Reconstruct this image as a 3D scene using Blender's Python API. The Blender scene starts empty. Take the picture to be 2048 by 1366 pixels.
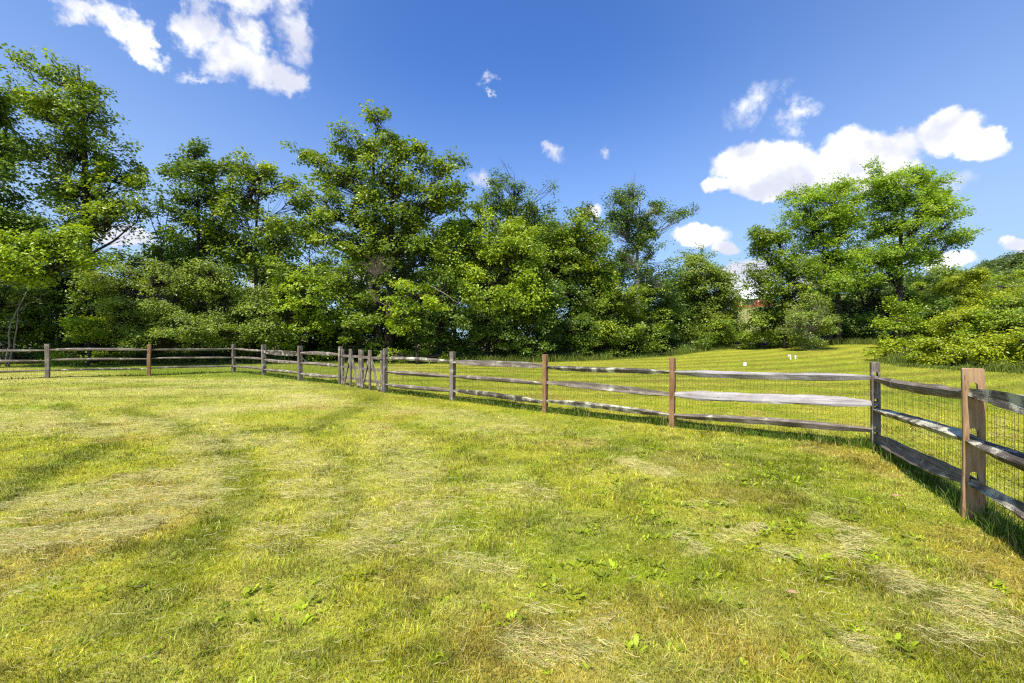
import bpy, bmesh, math, random
import numpy as np
from mathutils import Vector, Matrix

R = math.radians
rng = np.random.default_rng(7)
random.seed(7)
sc = bpy.context.scene
col = sc.collection

# ------------------------------------------------------------------ camera, sky, sun, exposure
F = 910.0 / 2048 * 36          # focal length in mm for a 36 mm wide sensor
EYE = 1.5
cam = bpy.data.cameras.new("camera")
cam.lens = F; cam.sensor_width = 36; cam.sensor_fit = 'HORIZONTAL'
cam.clip_start = 0.05; cam.clip_end = 9000
camo = bpy.data.objects.new("camera", cam); col.objects.link(camo)
camo.location = (0, 0, EYE); camo.rotation_euler = (R(90), 0, 0)
sc.camera = camo
sc.render.resolution_x = 1024; sc.render.resolution_y = 683

SUN_EL = R(58)
SUN_H = Vector((-0.50, -0.86, 0)).normalized()       # horizontal direction towards the sun
SUN_DIR = Vector((SUN_H.x * math.cos(SUN_EL), SUN_H.y * math.cos(SUN_EL), math.sin(SUN_EL)))
sun = bpy.data.lights.new("sun", 'SUN'); sun.energy = 5.0; sun.angle = R(0.5); sun.color = (1.0, 0.94, 0.84)
suno = bpy.data.objects.new("sun", sun); col.objects.link(suno)
suno.rotation_euler = SUN_DIR.to_track_quat('Z', 'Y').to_euler()
suno.location = (-10, -15, 30)

sc.view_settings.view_transform = 'Standard'; sc.view_settings.look = 'None'
sc.view_settings.exposure = 0.62; sc.view_settings.gamma = 1.0
sc.view_settings.use_curve_mapping = False
sc.cycles.max_bounces = 6; sc.cycles.diffuse_bounces = 2; sc.cycles.glossy_bounces = 2
sc.cycles.transmission_bounces = 4; sc.cycles.transparent_max_bounces = 4
sc.cycles.use_denoising = False
sc.cycles.filter_width = 1.25
sc.cycles.sample_clamp_indirect = 6

world = bpy.data.worlds.new("World"); sc.world = world; world.use_nodes = True
wt = world.node_tree; wt.nodes.clear()


def pixdir(px, py):
    v = Vector(((px - 1024) / 910, 1.0, (683 - py) / 910)); v.normalize(); return v


class NT:
    """tiny helper for writing node trees"""
    def __init__(s, t): s.t = t
    def n(s, typ, **kw):
        nd = s.t.nodes.new(typ)
        for k, v in kw.items(): setattr(nd, k, v)
        return nd
    def val(s, sock, v):
        if hasattr(v, 'is_output'): s.t.links.new(v, sock)
        else: sock.default_value = v
    def math(s, op, a, b=0.0, c=0.0, clamp=False):
        nd = s.n('ShaderNodeMath', operation=op, use_clamp=clamp)
        s.val(nd.inputs[0], a); s.val(nd.inputs[1], b); s.val(nd.inputs[2], c)
        return nd.outputs[0]
    def vmath(s, op, a, b=(0, 0, 0)):
        nd = s.n('ShaderNodeVectorMath', operation=op)
        s.val(nd.inputs[0], a); s.val(nd.inputs[1], b)
        return nd.outputs['Value'] if op in ('DOT_PRODUCT', 'LENGTH') else nd.outputs[0]
    def noise(s, vec, scale, detail=4, rough=.55, dist=0.0, color=False):
        nd = s.n('ShaderNodeTexNoise'); s.val(nd.inputs['Vector'], vec)
        nd.inputs['Scale'].default_value = scale; nd.inputs['Detail'].default_value = detail
        nd.inputs['Roughness'].default_value = rough; nd.inputs['Distortion'].default_value = dist
        return nd.outputs['Color'] if color else nd.outputs['Fac']
    def mix(s, f, a, b, mode='MIX'):
        nd = s.n('ShaderNodeMix', data_type='RGBA', blend_type=mode)
        s.val(nd.inputs['Factor'], f); s.val(nd.inputs['A'], a); s.val(nd.inputs['B'], b)
        return nd.outputs['Result']
    def sm(s, x, lo, hi, a=0.0, b=1.0):
        nd = s.n('ShaderNodeMapRange', interpolation_type='SMOOTHSTEP')
        s.val(nd.inputs['Value'], x)
        nd.inputs['From Min'].default_value = lo; nd.inputs['From Max'].default_value = hi
        nd.inputs['To Min'].default_value = a; nd.inputs['To Max'].default_value = b
        return nd.outputs['Result']
    def ramp(s, x, stops):
        nd = s.n('ShaderNodeValToRGB'); s.val(nd.inputs[0], x)
        el = nd.color_ramp.elements
        while len(el) < len(stops): el.new(0.5)
        for e, (p, c) in zip(el, stops): e.position = p; e.color = (*c, 1)
        return nd.outputs[0]


W = NT(wt)
sky = W.n('ShaderNodeTexSky', sky_type='NISHITA', sun_disc=False)
sky.sun_elevation = SUN_EL
sky.sun_rotation = math.atan2(SUN_H.x, SUN_H.y)
sky.air_density = 1.0; sky.dust_density = 0.6; sky.ozone_density = 2.2; sky.altitude = 100
tc = W.n('ShaderNodeTexCoord'); D = tc.outputs['Generated']
hsv = W.n('ShaderNodeHueSaturation'); hsv.inputs['Hue'].default_value = 0.508
hsv.inputs['Saturation'].default_value = 1.12; hsv.inputs['Value'].default_value = 1.0
wt.links.new(sky.outputs[0], hsv.inputs['Color'])
warp = W.noise(D, 5.0, 5, .6, color=True)
warp = W.vmath('SUBTRACT', warp, (.5, .5, .5))
warp2 = W.noise(D, 22.0, 6, .65, color=True)
warp2 = W.vmath('SUBTRACT', warp2, (.5, .5, .5))


def warped(a, b):
    s1 = W.n('ShaderNodeVectorMath', operation='SCALE'); W.val(s1.inputs[0], warp); s1.inputs['Scale'].default_value = a
    s2 = W.n('ShaderNodeVectorMath', operation='SCALE'); W.val(s2.inputs[0], warp2); s2.inputs['Scale'].default_value = b
    return W.vmath('ADD', W.vmath('ADD', D, s1.outputs[0]), s2.outputs[0])


def cloud(lobes, vec):
    out = None
    for (cx, cy, rx, ry, rot, strength) in lobes:
        c = pixdir(cx, cy); a = R(rot)
        e1 = pixdir(cx + rx * math.cos(a), cy + rx * math.sin(a)) - c
        e2 = pixdir(cx - ry * math.sin(a), cy + ry * math.cos(a)) - c
        r = e1 / e1.length_squared
        u = e2 - r * (e2.dot(e1)); u = u / u.length_squared
        q1 = W.math('SUBTRACT', W.vmath('DOT_PRODUCT', vec, tuple(r)), c.dot(r))
        q2 = W.math('SUBTRACT', W.vmath('DOT_PRODUCT', vec, tuple(u)), c.dot(u))
        q = W.math('SQRT', W.math('ADD', W.math('MULTIPLY', q1, q1), W.math('MULTIPLY', q2, q2)))
        f = W.math('MULTIPLY_ADD', q, -strength, strength)
        # soft union
        if out is None: out = f
        else: out = W.math('SMOOTH_MAX', out, f, 0.25)
    return out


soft = [(170, -5, 80, 26, 14, .8), (245, 38, 60, 34, 35, 1), (300, 82, 55, 26, 32, 1),
        (400, 40, 60, 48, 50, 1), (470, 100, 85, 48, 35, 1), (545, 145, 65, 42, 40, 1), (590, 178, 46, 26, 25, 1),
        (600, 75, 38, 70, -15, .8), (470, -25, 110, 34, 8, .8), (505, 55, 30, 60, -30, .75), (590, 0, 35, 30, 0, .55),
        (420, 150, 45, 12, 15, .45), (980, 172, 16, 9, -10, .42), (988, 195, 5, 8, 0, .36), (1113, 298, 24, 13, 35, .42),
        (1218, 320, 14, 9, 0, .36), (967, 357, 18, 13, 10, .42), (1510, 212, 60, 26, -35, .45), (1595, 232, 52, 26, -30, .55),
        (1930, 372, 40, 18, 0, .3)]
puffy = [(1480, 330, 68, 42, 0, 1), (1560, 322, 80, 48, 0, 1), (1530, 372, 90, 26, 0, 1), (1690, 300, 62, 58, 0, 1),
         (1640, 340, 110, 42, 0, 1), (1770, 305, 90, 54, 8, 1), (1750, 350, 110, 36, 0, 1), (1905, 262, 70, 46, 8, 1),
         (1960, 292, 62, 32, 12, 1), (1430, 373, 30, 16, 0, .8),
         (1395, 470, 62, 26, -4, 1), (1448, 492, 30, 14, 0, .9), (1500, 548, 70, 34, 0, 1), (1905, 525, 62, 20, -4, 1),
         (2045, 492, 48, 18, 8, .9), (240, 478, 70, 24, 0, .9), (560, 562, 70, 26, 0, .8), (340, 520, 60, 20, 0, .6),
         (1185, 425, 22, 14, 0, .55), (1040, 432, 30, 12, 0, .55), (700, 560, 90, 24, 0, .7), (2200, 430, 90, 40, 0, 1),
         (-250, 250, 160, 60, 10, 1), (-150, 480, 120, 40, 0, 1)]
nS = W.noise(D, 13, 9, .66, 1.0); nP = W.math('MULTIPLY_ADD', W.noise(D, 48, 6, .6), .35, W.noise(D, 14, 8, .58, .3))
soft = [(a, b, c_ * 1.2, d_ * 1.2, e, f) for a, b, c_, d_, e, f in soft]
fs = W.math('ADD', cloud(soft, warped(.11, .085)), W.math('MULTIPLY_ADD', nS, .9, -.47))
fp = W.math('ADD', cloud(puffy, warped(.05, .035)), W.math('MULTIPLY_ADD', nP, .85, -.575))
m1 = W.sm(fs, -.06, .60); m2 = W.sm(fp, -.05, .26)
dens = W.math('MAXIMUM', m1, m2)
# thin veil of moisture towards the right-hand horizon
shade = W.noise(D, 12, 4, .5)
cl = W.mix(W.sm(shade, .38, .62), (4.9, 5.1, 6.0, 1), (7.7, 7.7, 7.8, 1))
lowf = W.n('ShaderNodeSeparateXYZ'); wt.links.new(D, lowf.inputs[0])
hz = W.math('ADD', W.sm(lowf.outputs['Z'], .0, .55, .62, .0), W.sm(W.math('ABSOLUTE', lowf.outputs['X']), .1, .8, 0, .24), clamp=True)
base = W.mix(1.0, hsv.outputs[0], (.72, 1.05, 1.42, 1), 'MULTIPLY')
base = W.mix(hz, base, (3.3, 4.45, 6.1, 1))
final = W.mix(dens, base, cl)
bg = W.n('ShaderNodeBackground'); wt.links.new(final, bg.inputs[0]); bg.inputs[1].default_value = 0.103
wo = W.n('ShaderNodeOutputWorld'); wt.links.new(bg.outputs[0], wo.inputs[0])


# ------------------------------------------------------------------ numpy helpers
def hash2(ix, iy, seed):
    n = (ix.astype(np.int64) * 374761393 + iy.astype(np.int64) * 668265263 + seed * 974634777) & 0x7fffffff
    n = ((n ^ (n >> 13)) * 1274126177) & 0x7fffffff
    n = n ^ (n >> 16)
    return (n & 0xffffff) / float(0xffffff)


def vnoise(x, y, scale, seed=0):
    x = np.asarray(x) * scale; y = np.asarray(y) * scale
    ix = np.floor(x); iy = np.floor(y); fx = x - ix; fy = y - iy
    fx = fx * fx * (3 - 2 * fx); fy = fy * fy * (3 - 2 * fy)
    a = hash2(ix, iy, seed); b = hash2(ix + 1, iy, seed); c = hash2(ix, iy + 1, seed); d = hash2(ix + 1, iy + 1, seed)
    return (a * (1 - fx) + b * fx) * (1 - fy) + (c * (1 - fx) + d * fx) * fy


def fbm(x, y, scale, seed=0, o=4):
    s = 0; t = 0; a = 1.0
    for k in range(o):
        s = s + a * vnoise(x, y, scale * 2 ** k, seed + k * 17); t += a; a *= .55
    return s / t


def sstep(x, a, b):
    t = np.clip((x - a) / (b - a), 0, 1); return t * t * (3 - 2 * t)


GX = np.array([-2500, -300, -100, -40, -20, 0, 10, 25, 50, 100, 200, 2500.])
GY = np.array([-2500, -20, 0, 10, 20, 28, 35, 50, 90, 150, 250, 2500.])
GZ = np.array([
    [0] * 12, [0] * 12, [0] * 12,
    [0, 0, .2, .25, .16, 0, 0, 0, 0, .5, 1, 1],
    [0, 0, .3, .35, .25, .08, .10, .25, 1.2, 3, 4, 4],
    [1, 1, .5, .45, .35, .15, .24, .72, 2.6, 5, 7, 7],
    [1, 1, .6, .6, .5, .32, .45, 1.15, 3.8, 7, 9, 9],
    [2, 2, 1, .8, .6, .5, .9, 2.0, 5, 9, 14, 14],
    [3, 3, 2, 1.5, 1.2, 1.5, 2.6, 5, 8, 11, 18, 18],
    [4, 4, 3, 2, 2, 2, 3, 5.5, 10, 15.5, 27, 30],
    [4, 4, 3, 2, 2, 2, 3, 6, 11, 17, 28, 32],
    [4, 4, 3, 2, 2, 2, 3, 6, 11, 17, 28, 32]], dtype=float)


def _bil(x, y):
    x = np.clip(x, GX[0], GX[-1] - 1e-3); y = np.clip(y, GY[0], GY[-1] - 1e-3)
    i = np.clip(np.searchsorted(GX, x, side='right') - 1, 0, len(GX) - 2)
    j = np.clip(np.searchsorted(GY, y, side='right') - 1, 0, len(GY) - 2)
    fx = (x - GX[i]) / (GX[i + 1] - GX[i]); fy = (y - GY[j]) / (GY[j + 1] - GY[j])
    return (GZ[j, i] * (1 - fx) + GZ[j, i + 1] * fx) * (1 - fy) + (GZ[j + 1, i] * (1 - fx) + GZ[j + 1, i + 1] * fx) * fy


def gz(x, y):
    x = np.asarray(x, dtype=float); y = np.asarray(y, dtype=float)
    r = np.clip(np.hypot(x, y) * .14, .3, 12); s = 0; t = 0
    for k in range(8):
        a = k * math.pi / 4
        s = s + _bil(x + r * math.cos(a), y + r * math.sin(a)); t += 1
    s = s + 2 * _bil(x, y); t += 2
    z = s / t
    z = z + (fbm(x, y, .22, 5, 2) - .5) * .05
    d = np.hypot(x, y)
    z = z + sstep(d, 60, 120) * (fbm(x, y, .012, 9, 3) - .5) * 3
    return z


def gzf(x, y): return float(gz(np.array([x]), np.array([y]))[0])


def px2g(px, py, z=0.0):
    d = 910 * (EYE - z) / (py - 683); return ((px - 1024) / 910 * d, d)


def mk_mesh(name, V, quads=None, tris=None, mat=None, parent=None, attrs=None, smooth=False, loc=None):
    """one mesh object from numpy arrays"""
    V = np.asarray(V, dtype=np.float32).reshape(-1, 3)
    nq = 0 if quads is None else len(quads); nt = 0 if tris is None else len(tris)
    me = bpy.data.meshes.new(name)
    me.vertices.add(len(V)); me.vertices.foreach_set('co', V.ravel())
    loops = []; starts = []; tot = 0
    if nq:
        loops.append(np.asarray(quads, dtype=np.int32).ravel()); starts.append(np.arange(nq, dtype=np.int32) * 4); tot = nq * 4
    if nt:
        loops.append(np.asarray(tris, dtype=np.int32).ravel()); starts.append(np.arange(nt, dtype=np.int32) * 3 + tot); tot += nt * 3
    L = np.concatenate(loops); S = np.concatenate(starts)
    me.loops.add(len(L)); me.loops.foreach_set('vertex_index', L)
    me.polygons.add(nq + nt); me.polygons.foreach_set('loop_start', S)
    me.polygons.foreach_set('use_smooth', np.full(nq + nt, bool(smooth)))
    me.update(calc_edges=True)
    for k, (kind, arr) in (attrs or {}).items():
        a = me.attributes.new(k, kind, 'POINT')
        key = 'value' if kind == 'FLOAT' else ('color' if kind == 'FLOAT_COLOR' else 'vector')
        a.data.foreach_set(key, np.asarray(arr, dtype=np.float32).ravel())
    if mat: me.materials.append(mat)
    o = bpy.data.objects.new(name, me); col.objects.link(o)
    if parent: o.parent = parent
    if loc is not None: o.location = loc
    return o


def tag(o, label=None, cat=None, group=None, kind=None):
    if label: o['label'] = label
    if cat: o['category'] = cat
    if group: o['group'] = group
    if kind: o['kind'] = kind
    return o


def empty(name, loc, rz=0.0):
    o = bpy.data.objects.new(name, None); col.objects.link(o)
    o.location = loc; o.rotation_euler = (0, 0, rz); o.empty_display_size = .2
    return o


class MB:
    """collects pieces, then links them as one mesh object"""
    def __init__(s): s.V = []; s.Q = []; s.T = []; s.G = []; s.n = 0
    def add(s, V, Q=None, T=None, G=None):
        V = np.asarray(V, float)
        s.V.append(V)
        s.G.append(np.asarray(G, float) if G is not None else V)
        if Q is not None and len(Q): s.Q.append(np.asarray(Q) + s.n)
        if T is not None and len(T): s.T.append(np.asarray(T) + s.n)
        s.n += len(V)
    def box(s, c, size, M=None, grain=2):
        h = np.array(size) / 2
        P = np.array([[x, y, z] for x in (-1, 1) for y in (-1, 1) for z in (-1, 1)]) * h
        G = P[:, [grain, (grain + 1) % 3, (grain + 2) % 3]]
        if M is not None: P = P @ np.array(M.to_3x3()).T
        P = P + np.array(c)
        Q = [[0, 1, 3, 2], [4, 6, 7, 5], [0, 4, 5, 1], [2, 3, 7, 6], [0, 2, 6, 4], [1, 5, 7, 3]]
        s.add(P, Q, None, G + np.array([c[0] * 3.1, c[1] * 1.7, c[2]]))
    def tube(s, pts, radii, n=6, cap=True):
        pts = np.asarray(pts, float); k = len(pts)
        t = np.gradient(pts, axis=0); t /= np.linalg.norm(t, axis=1)[:, None] + 1e-9
        up = np.array([0, 0, 1.]) if abs(t[0][2]) < .9 else np.array([1., 0, 0])
        V = []
        for i in range(k):
            a = np.cross(up, t[i]); a /= np.linalg.norm(a) + 1e-9; b = np.cross(t[i], a); up = b
            for j in range(n):
                an = 2 * math.pi * j / n
                V.append(pts[i] + radii[i] * (a * math.cos(an) + b * math.sin(an)))
        Q = [[i * n + j, i * n + (j + 1) % n, (i + 1) * n + (j + 1) % n, (i + 1) * n + j] for i in range(k - 1) for j in range(n)]
        T = []
        if cap:
            V.append(pts[0]); V.append(pts[-1]); c0 = k * n
            T = [[c0, (j + 1) % n, j] for j in range(n)] + [[c0 + 1, (k - 1) * n + j, (k - 1) * n + (j + 1) % n] for j in range(n)]
        s.add(V, Q, T)
    def build(s, name, mat, parent=None, smooth=False):
        return mk_mesh(name, np.concatenate(s.V), np.concatenate(s.Q) if s.Q else None, np.concatenate(s.T) if s.T else None,
                       mat, parent, {'grain': ('FLOAT_VECTOR', np.concatenate(s.G))}, smooth)


# ------------------------------------------------------------------ materials
def new_mat(name):
    m = bpy.data.materials.new(name); m.use_nodes = True; m.node_tree.nodes.clear()
    N = NT(m.node_tree); out = N.n('ShaderNodeOutputMaterial')
    return m, N, out


def principled(N, out, colr, rough=.8, spec=.3, bump=None, bstr=.3, bdist=.01):
    p = N.n('ShaderNodeBsdfPrincipled'); N.val(p.inputs['Base Color'], colr); N.val(p.inputs['Roughness'], rough)
    p.inputs['Specular IOR Level'].default_value = spec
    if bump is not None:
        b = N.n('ShaderNodeBump'); b.inputs['Strength'].default_value = bstr; b.inputs['Distance'].default_value = bdist
        N.val(b.inputs['Height'], bump); N.t.links.new(b.outputs[0], p.inputs['Normal'])
    if out is not None: N.t.links.new(p.outputs[0], out.inputs[0])
    return p


def leaf_mat(name, dark, mid, bright, trans=.38, rough=.40, spec=.45):
    m, N, out = new_mat(name)
    a = N.n('ShaderNodeAttribute', attribute_name='tint')
    c = N.ramp(a.outputs['Fac'], [(0.0, dark), (.5, mid), (1.0, bright)])
    p = principled(N, None, c, rough, spec)
    tr = N.n('ShaderNodeBsdfTranslucent')
    tcx = N.mix(1.0, c, (1.5, 1.45, .55, 1), 'MULTIPLY'); N.val(tr.inputs[0], tcx)
    ms = N.n('ShaderNodeMixShader'); ms.inputs[0].default_value = trans
    N.t.links.new(p.outputs[0], ms.inputs[1]); N.t.links.new(tr.outputs[0], ms.inputs[2])
    N.t.links.new(ms.outputs[0], out.inputs[0])
    return m


L_DARK = leaf_mat('leaf_dark', (.055, .100, .013), (.122, .205, .020), (.28, .37, .035))  # dark green trees; on shaded bushes it puts the shade into leaf colour
L_MID = leaf_mat('leaf_mid', (.088, .145, .013), (.208, .300, .020), (.44, .51, .035))
L_BRIGHT = leaf_mat('leaf_bright', (.13, .205, .012), (.30, .410, .020), (.54, .61, .04))
L_PALE = leaf_mat('leaf_pale', (.12, .170, .024), (.25, .335, .045), (.42, .48, .07))
L_ASH = leaf_mat('leaf_ash', (.13, .220, .018), (.30, .430, .034), (.50, .62, .06), .5)
L_FAR = leaf_mat('leaf_far', (.070, .115, .030), (.130, .190, .045), (.20, .27, .06), .35)
L_CONIF = leaf_mat('leaf_conifer', (.022, .038, .012), (.045, .062, .018), (.08, .09, .03), .2)


L_VINE = leaf_mat('leaf_vine', (.16, .22, .010), (.36, .42, .016), (.62, .64, .03))


def bark_mat(name, c0, c1):
    m, N, out = new_mat(name)
    t = N.n('ShaderNodeTexCoord'); mp = N.n('ShaderNodeMapping'); N.val(mp.inputs[0], t.outputs['Object'])
    mp.inputs['Scale'].default_value = (1, 1, .25)
    n = N.noise(mp.outputs[0], 14, 6, .65)
    c = N.ramp(n, [(.3, c0), (.7, c1)])
    principled(N, out, c, .9, .15, n, .6, .03)
    return m


BARK = bark_mat('bark', (.014, .012, .009), (.055, .046, .036))
BARK_PALE = bark_mat('bark_pale', (.12, .10, .08), (.32, .29, .25))
BARK_DEAD = bark_mat('bark_dead', (.10, .07, .05), (.26, .20, .16))


def wood_mat(name, dark, mid, light, lichen=.0, rough=.85):
    m, N, out = new_mat(name)
    a = N.n('ShaderNodeAttribute', attribute_name='grain')
    mp = N.n('ShaderNodeMapping'); N.val(mp.inputs[0], a.outputs['Vector']); mp.inputs['Scale'].default_value = (1.6, 30, 30)
    g = N.noise(mp.outputs[0], 1.6, 6, .65, .4)
    mp2 = N.n('ShaderNodeMapping'); N.val(mp2.inputs[0], a.outputs['Vector']); mp2.inputs['Scale'].default_value = (5, 90, 90)
    g2 = N.noise(mp2.outputs[0], 1.4, 3, .6)
    big = N.noise(a.outputs['Vector'], 2.6, 3, .6)
    c = N.ramp(N.math('ADD', N.math('MULTIPLY', g, .75), N.math('MULTIPLY', big, .35)), [(.33, dark), (.52, mid), (.74, light)])
    crack = N.sm(g2, .30, .42, .35, 1.0)
    c = N.mix(1.0, c, crack, 'MULTIPLY')
    vo = N.n('ShaderNodeTexVoronoi'); N.val(vo.inputs['Vector'], a.outputs['Vector']); vo.inputs['Scale'].default_value = 3.1
    knot = N.sm(vo.outputs['Distance'], .03, .07, .45, 1.0)
    c = N.mix(1.0, c, knot, 'MULTIPLY')
    if lichen > 0:
        ln = N.noise(a.outputs['Vector'], 120, 5, .8); lb = N.noise(a.outputs['Vector'], 5, 2, .5)
        msk = N.sm(N.math('ADD', ln, N.math('MULTIPLY', lb, .8)), 1.07 - lichen * .16, 1.13 - lichen * .16)
        c = N.mix(msk, c, (.52, .50, .37, 1))
    h = N.math('ADD', g, N.math('MULTIPLY', g2, .6))
    principled(N, out, c, rough, .2, h, .7, .006)
    return m


WOOD = wood_mat('wood_grey', (.050, .038, .028), (.140, .112, .088), (.32, .275, .225), .35)
WOOD_DARK = wood_mat('wood_dark', (.022, .018, .014), (.060, .048, .038), (.16, .135, .11), .7)
WOOD_SILVER = wood_mat('wood_silver', (.10, .08, .07), (.29, .26, .245), (.46, .44, .43), .15)
WOOD_BROWN = wood_mat('wood_brown', (.11, .055, .025), (.25, .135, .065), (.36, .22, .12), .1)
WOOD_TAN = wood_mat('wood_tan', (.16, .085, .038), (.34, .205, .105), (.50, .345, .205), .0)
WOOD_LICH = wood_mat('wood_lichen', (.035, .028, .022), (.10, .082, .066), (.24, .205, .17), 1.1)


def flat_mat(name, colr, rough=.6, metallic=0.0, var=.15, scale=3.0):
    m, N, out = new_mat(name)
    t = N.n('ShaderNodeTexCoord'); n = N.noise(t.outputs['Object'], scale, 5, .6)
    c = N.mix(N.sm(n, .3, .7), tuple(x * (1 - var) for x in colr) + (1,), tuple(min(1, x * (1 + var)) for x in colr) + (1,))
    p = principled(N, out, c, rough, .3); p.inputs['Metallic'].default_value = metallic
    return m


WIRE = flat_mat('wire', (.02, .022, .02), .6)
PVC = flat_mat('pvc_white', (.82, .82, .78), .4, 0, .05)
RED = flat_mat('barn_red', (.32, .05, .045), .8, 0, .15)
ROOFW = flat_mat('roof_white_metal', (.74, .76, .80), .45, 0, .06, .6)
ROOFG = flat_mat('roof_grey', (.22, .21, .21), .8, 0, .12)
WALLW = flat_mat('wall_white', (.78, .78, .77), .7, 0, .05)
DARKG = flat_mat('bay_shade', (.015, .018, .022), .5)  # near-black panel colour stands in for the unlit inside of the barn bay
GLASS = flat_mat('window_glass', (.03, .04, .05), .15)
BLUER = flat_mat('roof_blue_grey', (.20, .24, .36), .6, 0, .1)
ORANGE = flat_mat('orange_paint', (.75, .25, .02), .5, 0, .05)
DRYLEAF = flat_mat('dry_leaf', (.44, .27, .15), .7, 0, .25, 30)
CABLE = flat_mat('spring_steel', (.3, .3, .3), .4, 1.0, .1)

# ------------------------------------------------------------------ lawn colour field (shared by ground and blades)
def seg_mask(x, y, pts, w, soft=.5, noise=.35, seed=3):
    """soft mask round a world-space polyline"""
    px_ = [p_[0] for p_ in pts]; py_ = [p_[1] for p_ in pts]; mg = w * 2.6 + .05
    near_ = (x > min(px_) - mg) & (x < max(px_) + mg) & (y > min(py_) - mg) & (y < max(py_) + mg)
    full = np.zeros(x.shape)
    if near_.any(): full[near_] = _seg_mask(x[near_], y[near_], pts, w, soft, noise, seed)
    return full


def _seg_mask(x, y, pts, w, soft, noise, seed):
    d = np.full(x.shape, 1e9)
    for (ax, ay), (bx, by) in zip(pts[:-1], pts[1:]):
        vx, vy = bx - ax, by - ay; L2 = vx * vx + vy * vy + 1e-9
        t = np.clip(((x - ax) * vx + (y - ay) * vy) / L2, 0, 1)
        d = np.minimum(d, np.hypot(x - ax - t * vx, y - ay - t * vy))
    d = d + (fbm(x, y, 1.5 / w, seed, 3) - .5) * w * 2 * noise * 2
    return 1 - sstep(d, w * (1 - soft), w * (1 + soft))


def P(*pp): return [px2g(a, b) for a, b in pp]


PALE = [(P((-300, 1200), (-60, 1130), (60, 1108), (180, 1085), (300, 1030)), .20, 1.0),
        (P((-300, 1130), (-40, 1060), (100, 1040), (260, 1000), (430, 960)), .24, .9),
        (P((-100, 1090), (80, 1075), (240, 1045), (420, 990)), .20, .75), (P((60, 1010), (200, 975), (330, 950), (440, 930)), .22, .7),
        (P((-100, 1180), (60, 1170), (160, 1130)), .12, .5),
        (P((-60, 870), (120, 862), (230, 868)), .45, .75), (P((120, 768), (420, 772), (560, 782)), .8, .6), (P((250, 790), (420, 792), (520, 788)), .5, .55),
        (P((410, 826), (560, 818), (640, 806), (600, 796)), .5, .95), (P((-60, 768), (110, 766)), .6, .6), (P((-80, 835), (40, 838), (90, 848)), .4, .5),
        (P((230, 846), (320, 856), (400, 890), (430, 925)), .26, .55), (P((350, 830), (420, 850), (500, 890)), .25, .4),
        (P((540, 880), (600, 930), (620, 1000), (560, 1060)), .30, .45), (P((740, 860), (800, 920), (840, 1000), (800, 1060)), .35, .4),
        (P((700, 815), (900, 830), (1010, 860)), .6, .35), (P((1150, 1230), (1180, 1300)), .25, .5), (P((900, 1000), (1050, 980)), .3, .35),
        (P((1230, 915), (1330, 950)), .13, .95), (P((1370, 1015), (1450, 1010)), .06, .8),
        (P((1450, 1080), (1520, 1060)), .07, .9), (P((1540, 1110), (1590, 1112)), .06, .8),
        (P((1640, 1045), (1720, 1075), (1690, 1110)), .09, .8), (P((1740, 1130), (1800, 1170), (1950, 1190)), .09, .8),
        (P((1830, 1200), (1960, 1240), (2060, 1290)), .10, .75), (P((1900, 1290), (2050, 1330)), .12, .5),
        (P((1040, 1290), (1060, 1300)), .12, .6), (P((1190, 1245), (1210, 1260)), .09, .7),
        (P((1350, 1070), (1390, 1100)), .06, .7), (P((1640, 1260), (1700, 1290)), .08, .6), (P((900, 1120), (1000, 1140)), .10, .35)]
DARK = [(P((246, 828), (351, 859), (445, 900), (482, 947), (468, 1000), (433, 1050), (351, 1128), (270, 1230)), .22, .85),
        (P((745, 800), (700, 825), (615, 860), (500, 868)), .28, .8), (P((662, 900), (697, 953), (691, 1000), (640, 1060)), .16, .6),
        (P((-150, 1060), (0, 1003), (80, 945), (160, 920), (205, 895)), .22, .95), (P((120, 820), (160, 850), (215, 880)), .20, .7),
        (P((0, 800), (160, 805), (330, 803)), .4, .4), (P((250, 825), (330, 812), (400, 812)), .3, .4),
        (P((640, 770), (740, 790), (745, 815)), .45, .5), (P((820, 800), (1000, 840), (1180, 850)), .35, .35),
        (P((800, 850), (900, 870), (1000, 930)), .25, .35), (P((110, 1016), (200, 1000)), .06, .5), (P((120, 1140), (230, 1105), (330, 1080)), .08, .5),
        (P((1300, 900), (1500, 920), (1600, 1000)), .8, .45), (P((1100, 1040), (1300, 1080)), .4, .4),
        (P((1500, 1200), (1800, 1200)), .35, .5), (P((1420, 1180), (1560, 1230)), .25, .4), (P((640, 1110), (720, 1100)), .08, .5)]

C_GREEN = np.array([.185, .228, .010]); C_DARK = np.array([.095, .135, .005]); C_YEL = np.array([.335, .315, .030])
C_DRY = np.array([.52, .465, .165]); C_BROWN = np.array([.31, .215, .055]); C_LITTER = np.array([.045, .040, .018])
C_FIELD = np.array([.150, .195, .040])

# tree-line, as world points: the woods lie beyond it
EDGE = [(-60, 22), (-27.5, 24), (-20, 25.2), (-10, 26.5), (0, 28.5), (6, 30.5), (11, 33), (15, 36.5), (18, 37.5), (21, 37), (26, 35.5),
        (28, 33.5), (24.5, 28.5), (20.5, 24.5), (19.5, 22.0), (21, 19.5), (24, 17.6), (40, 14), (80, 8)]


def beyond_edge(x, y):
    """positive inside woods / thicket, in metres (rough)"""
    ex = np.array([p[0] for p in EDGE[:13]]); ey = np.array([p[1] for p in EDGE[:13]])
    yy = np.interp(x, ex[:12], ey[:12])
    a = y - yy
    ex2 = np.array([28, 24.5, 20.5, 19.5, 21, 24, 40, 80.]); ey2 = np.array([33.5, 28.5, 24.5, 22.0, 19.5, 17.6, 14, 8.])
    xx = np.interp(y, ey2[::-1], ex2[::-1]); b = np.where(y < 34, x - xx, -1)
    return np.maximum(a, b)


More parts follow.
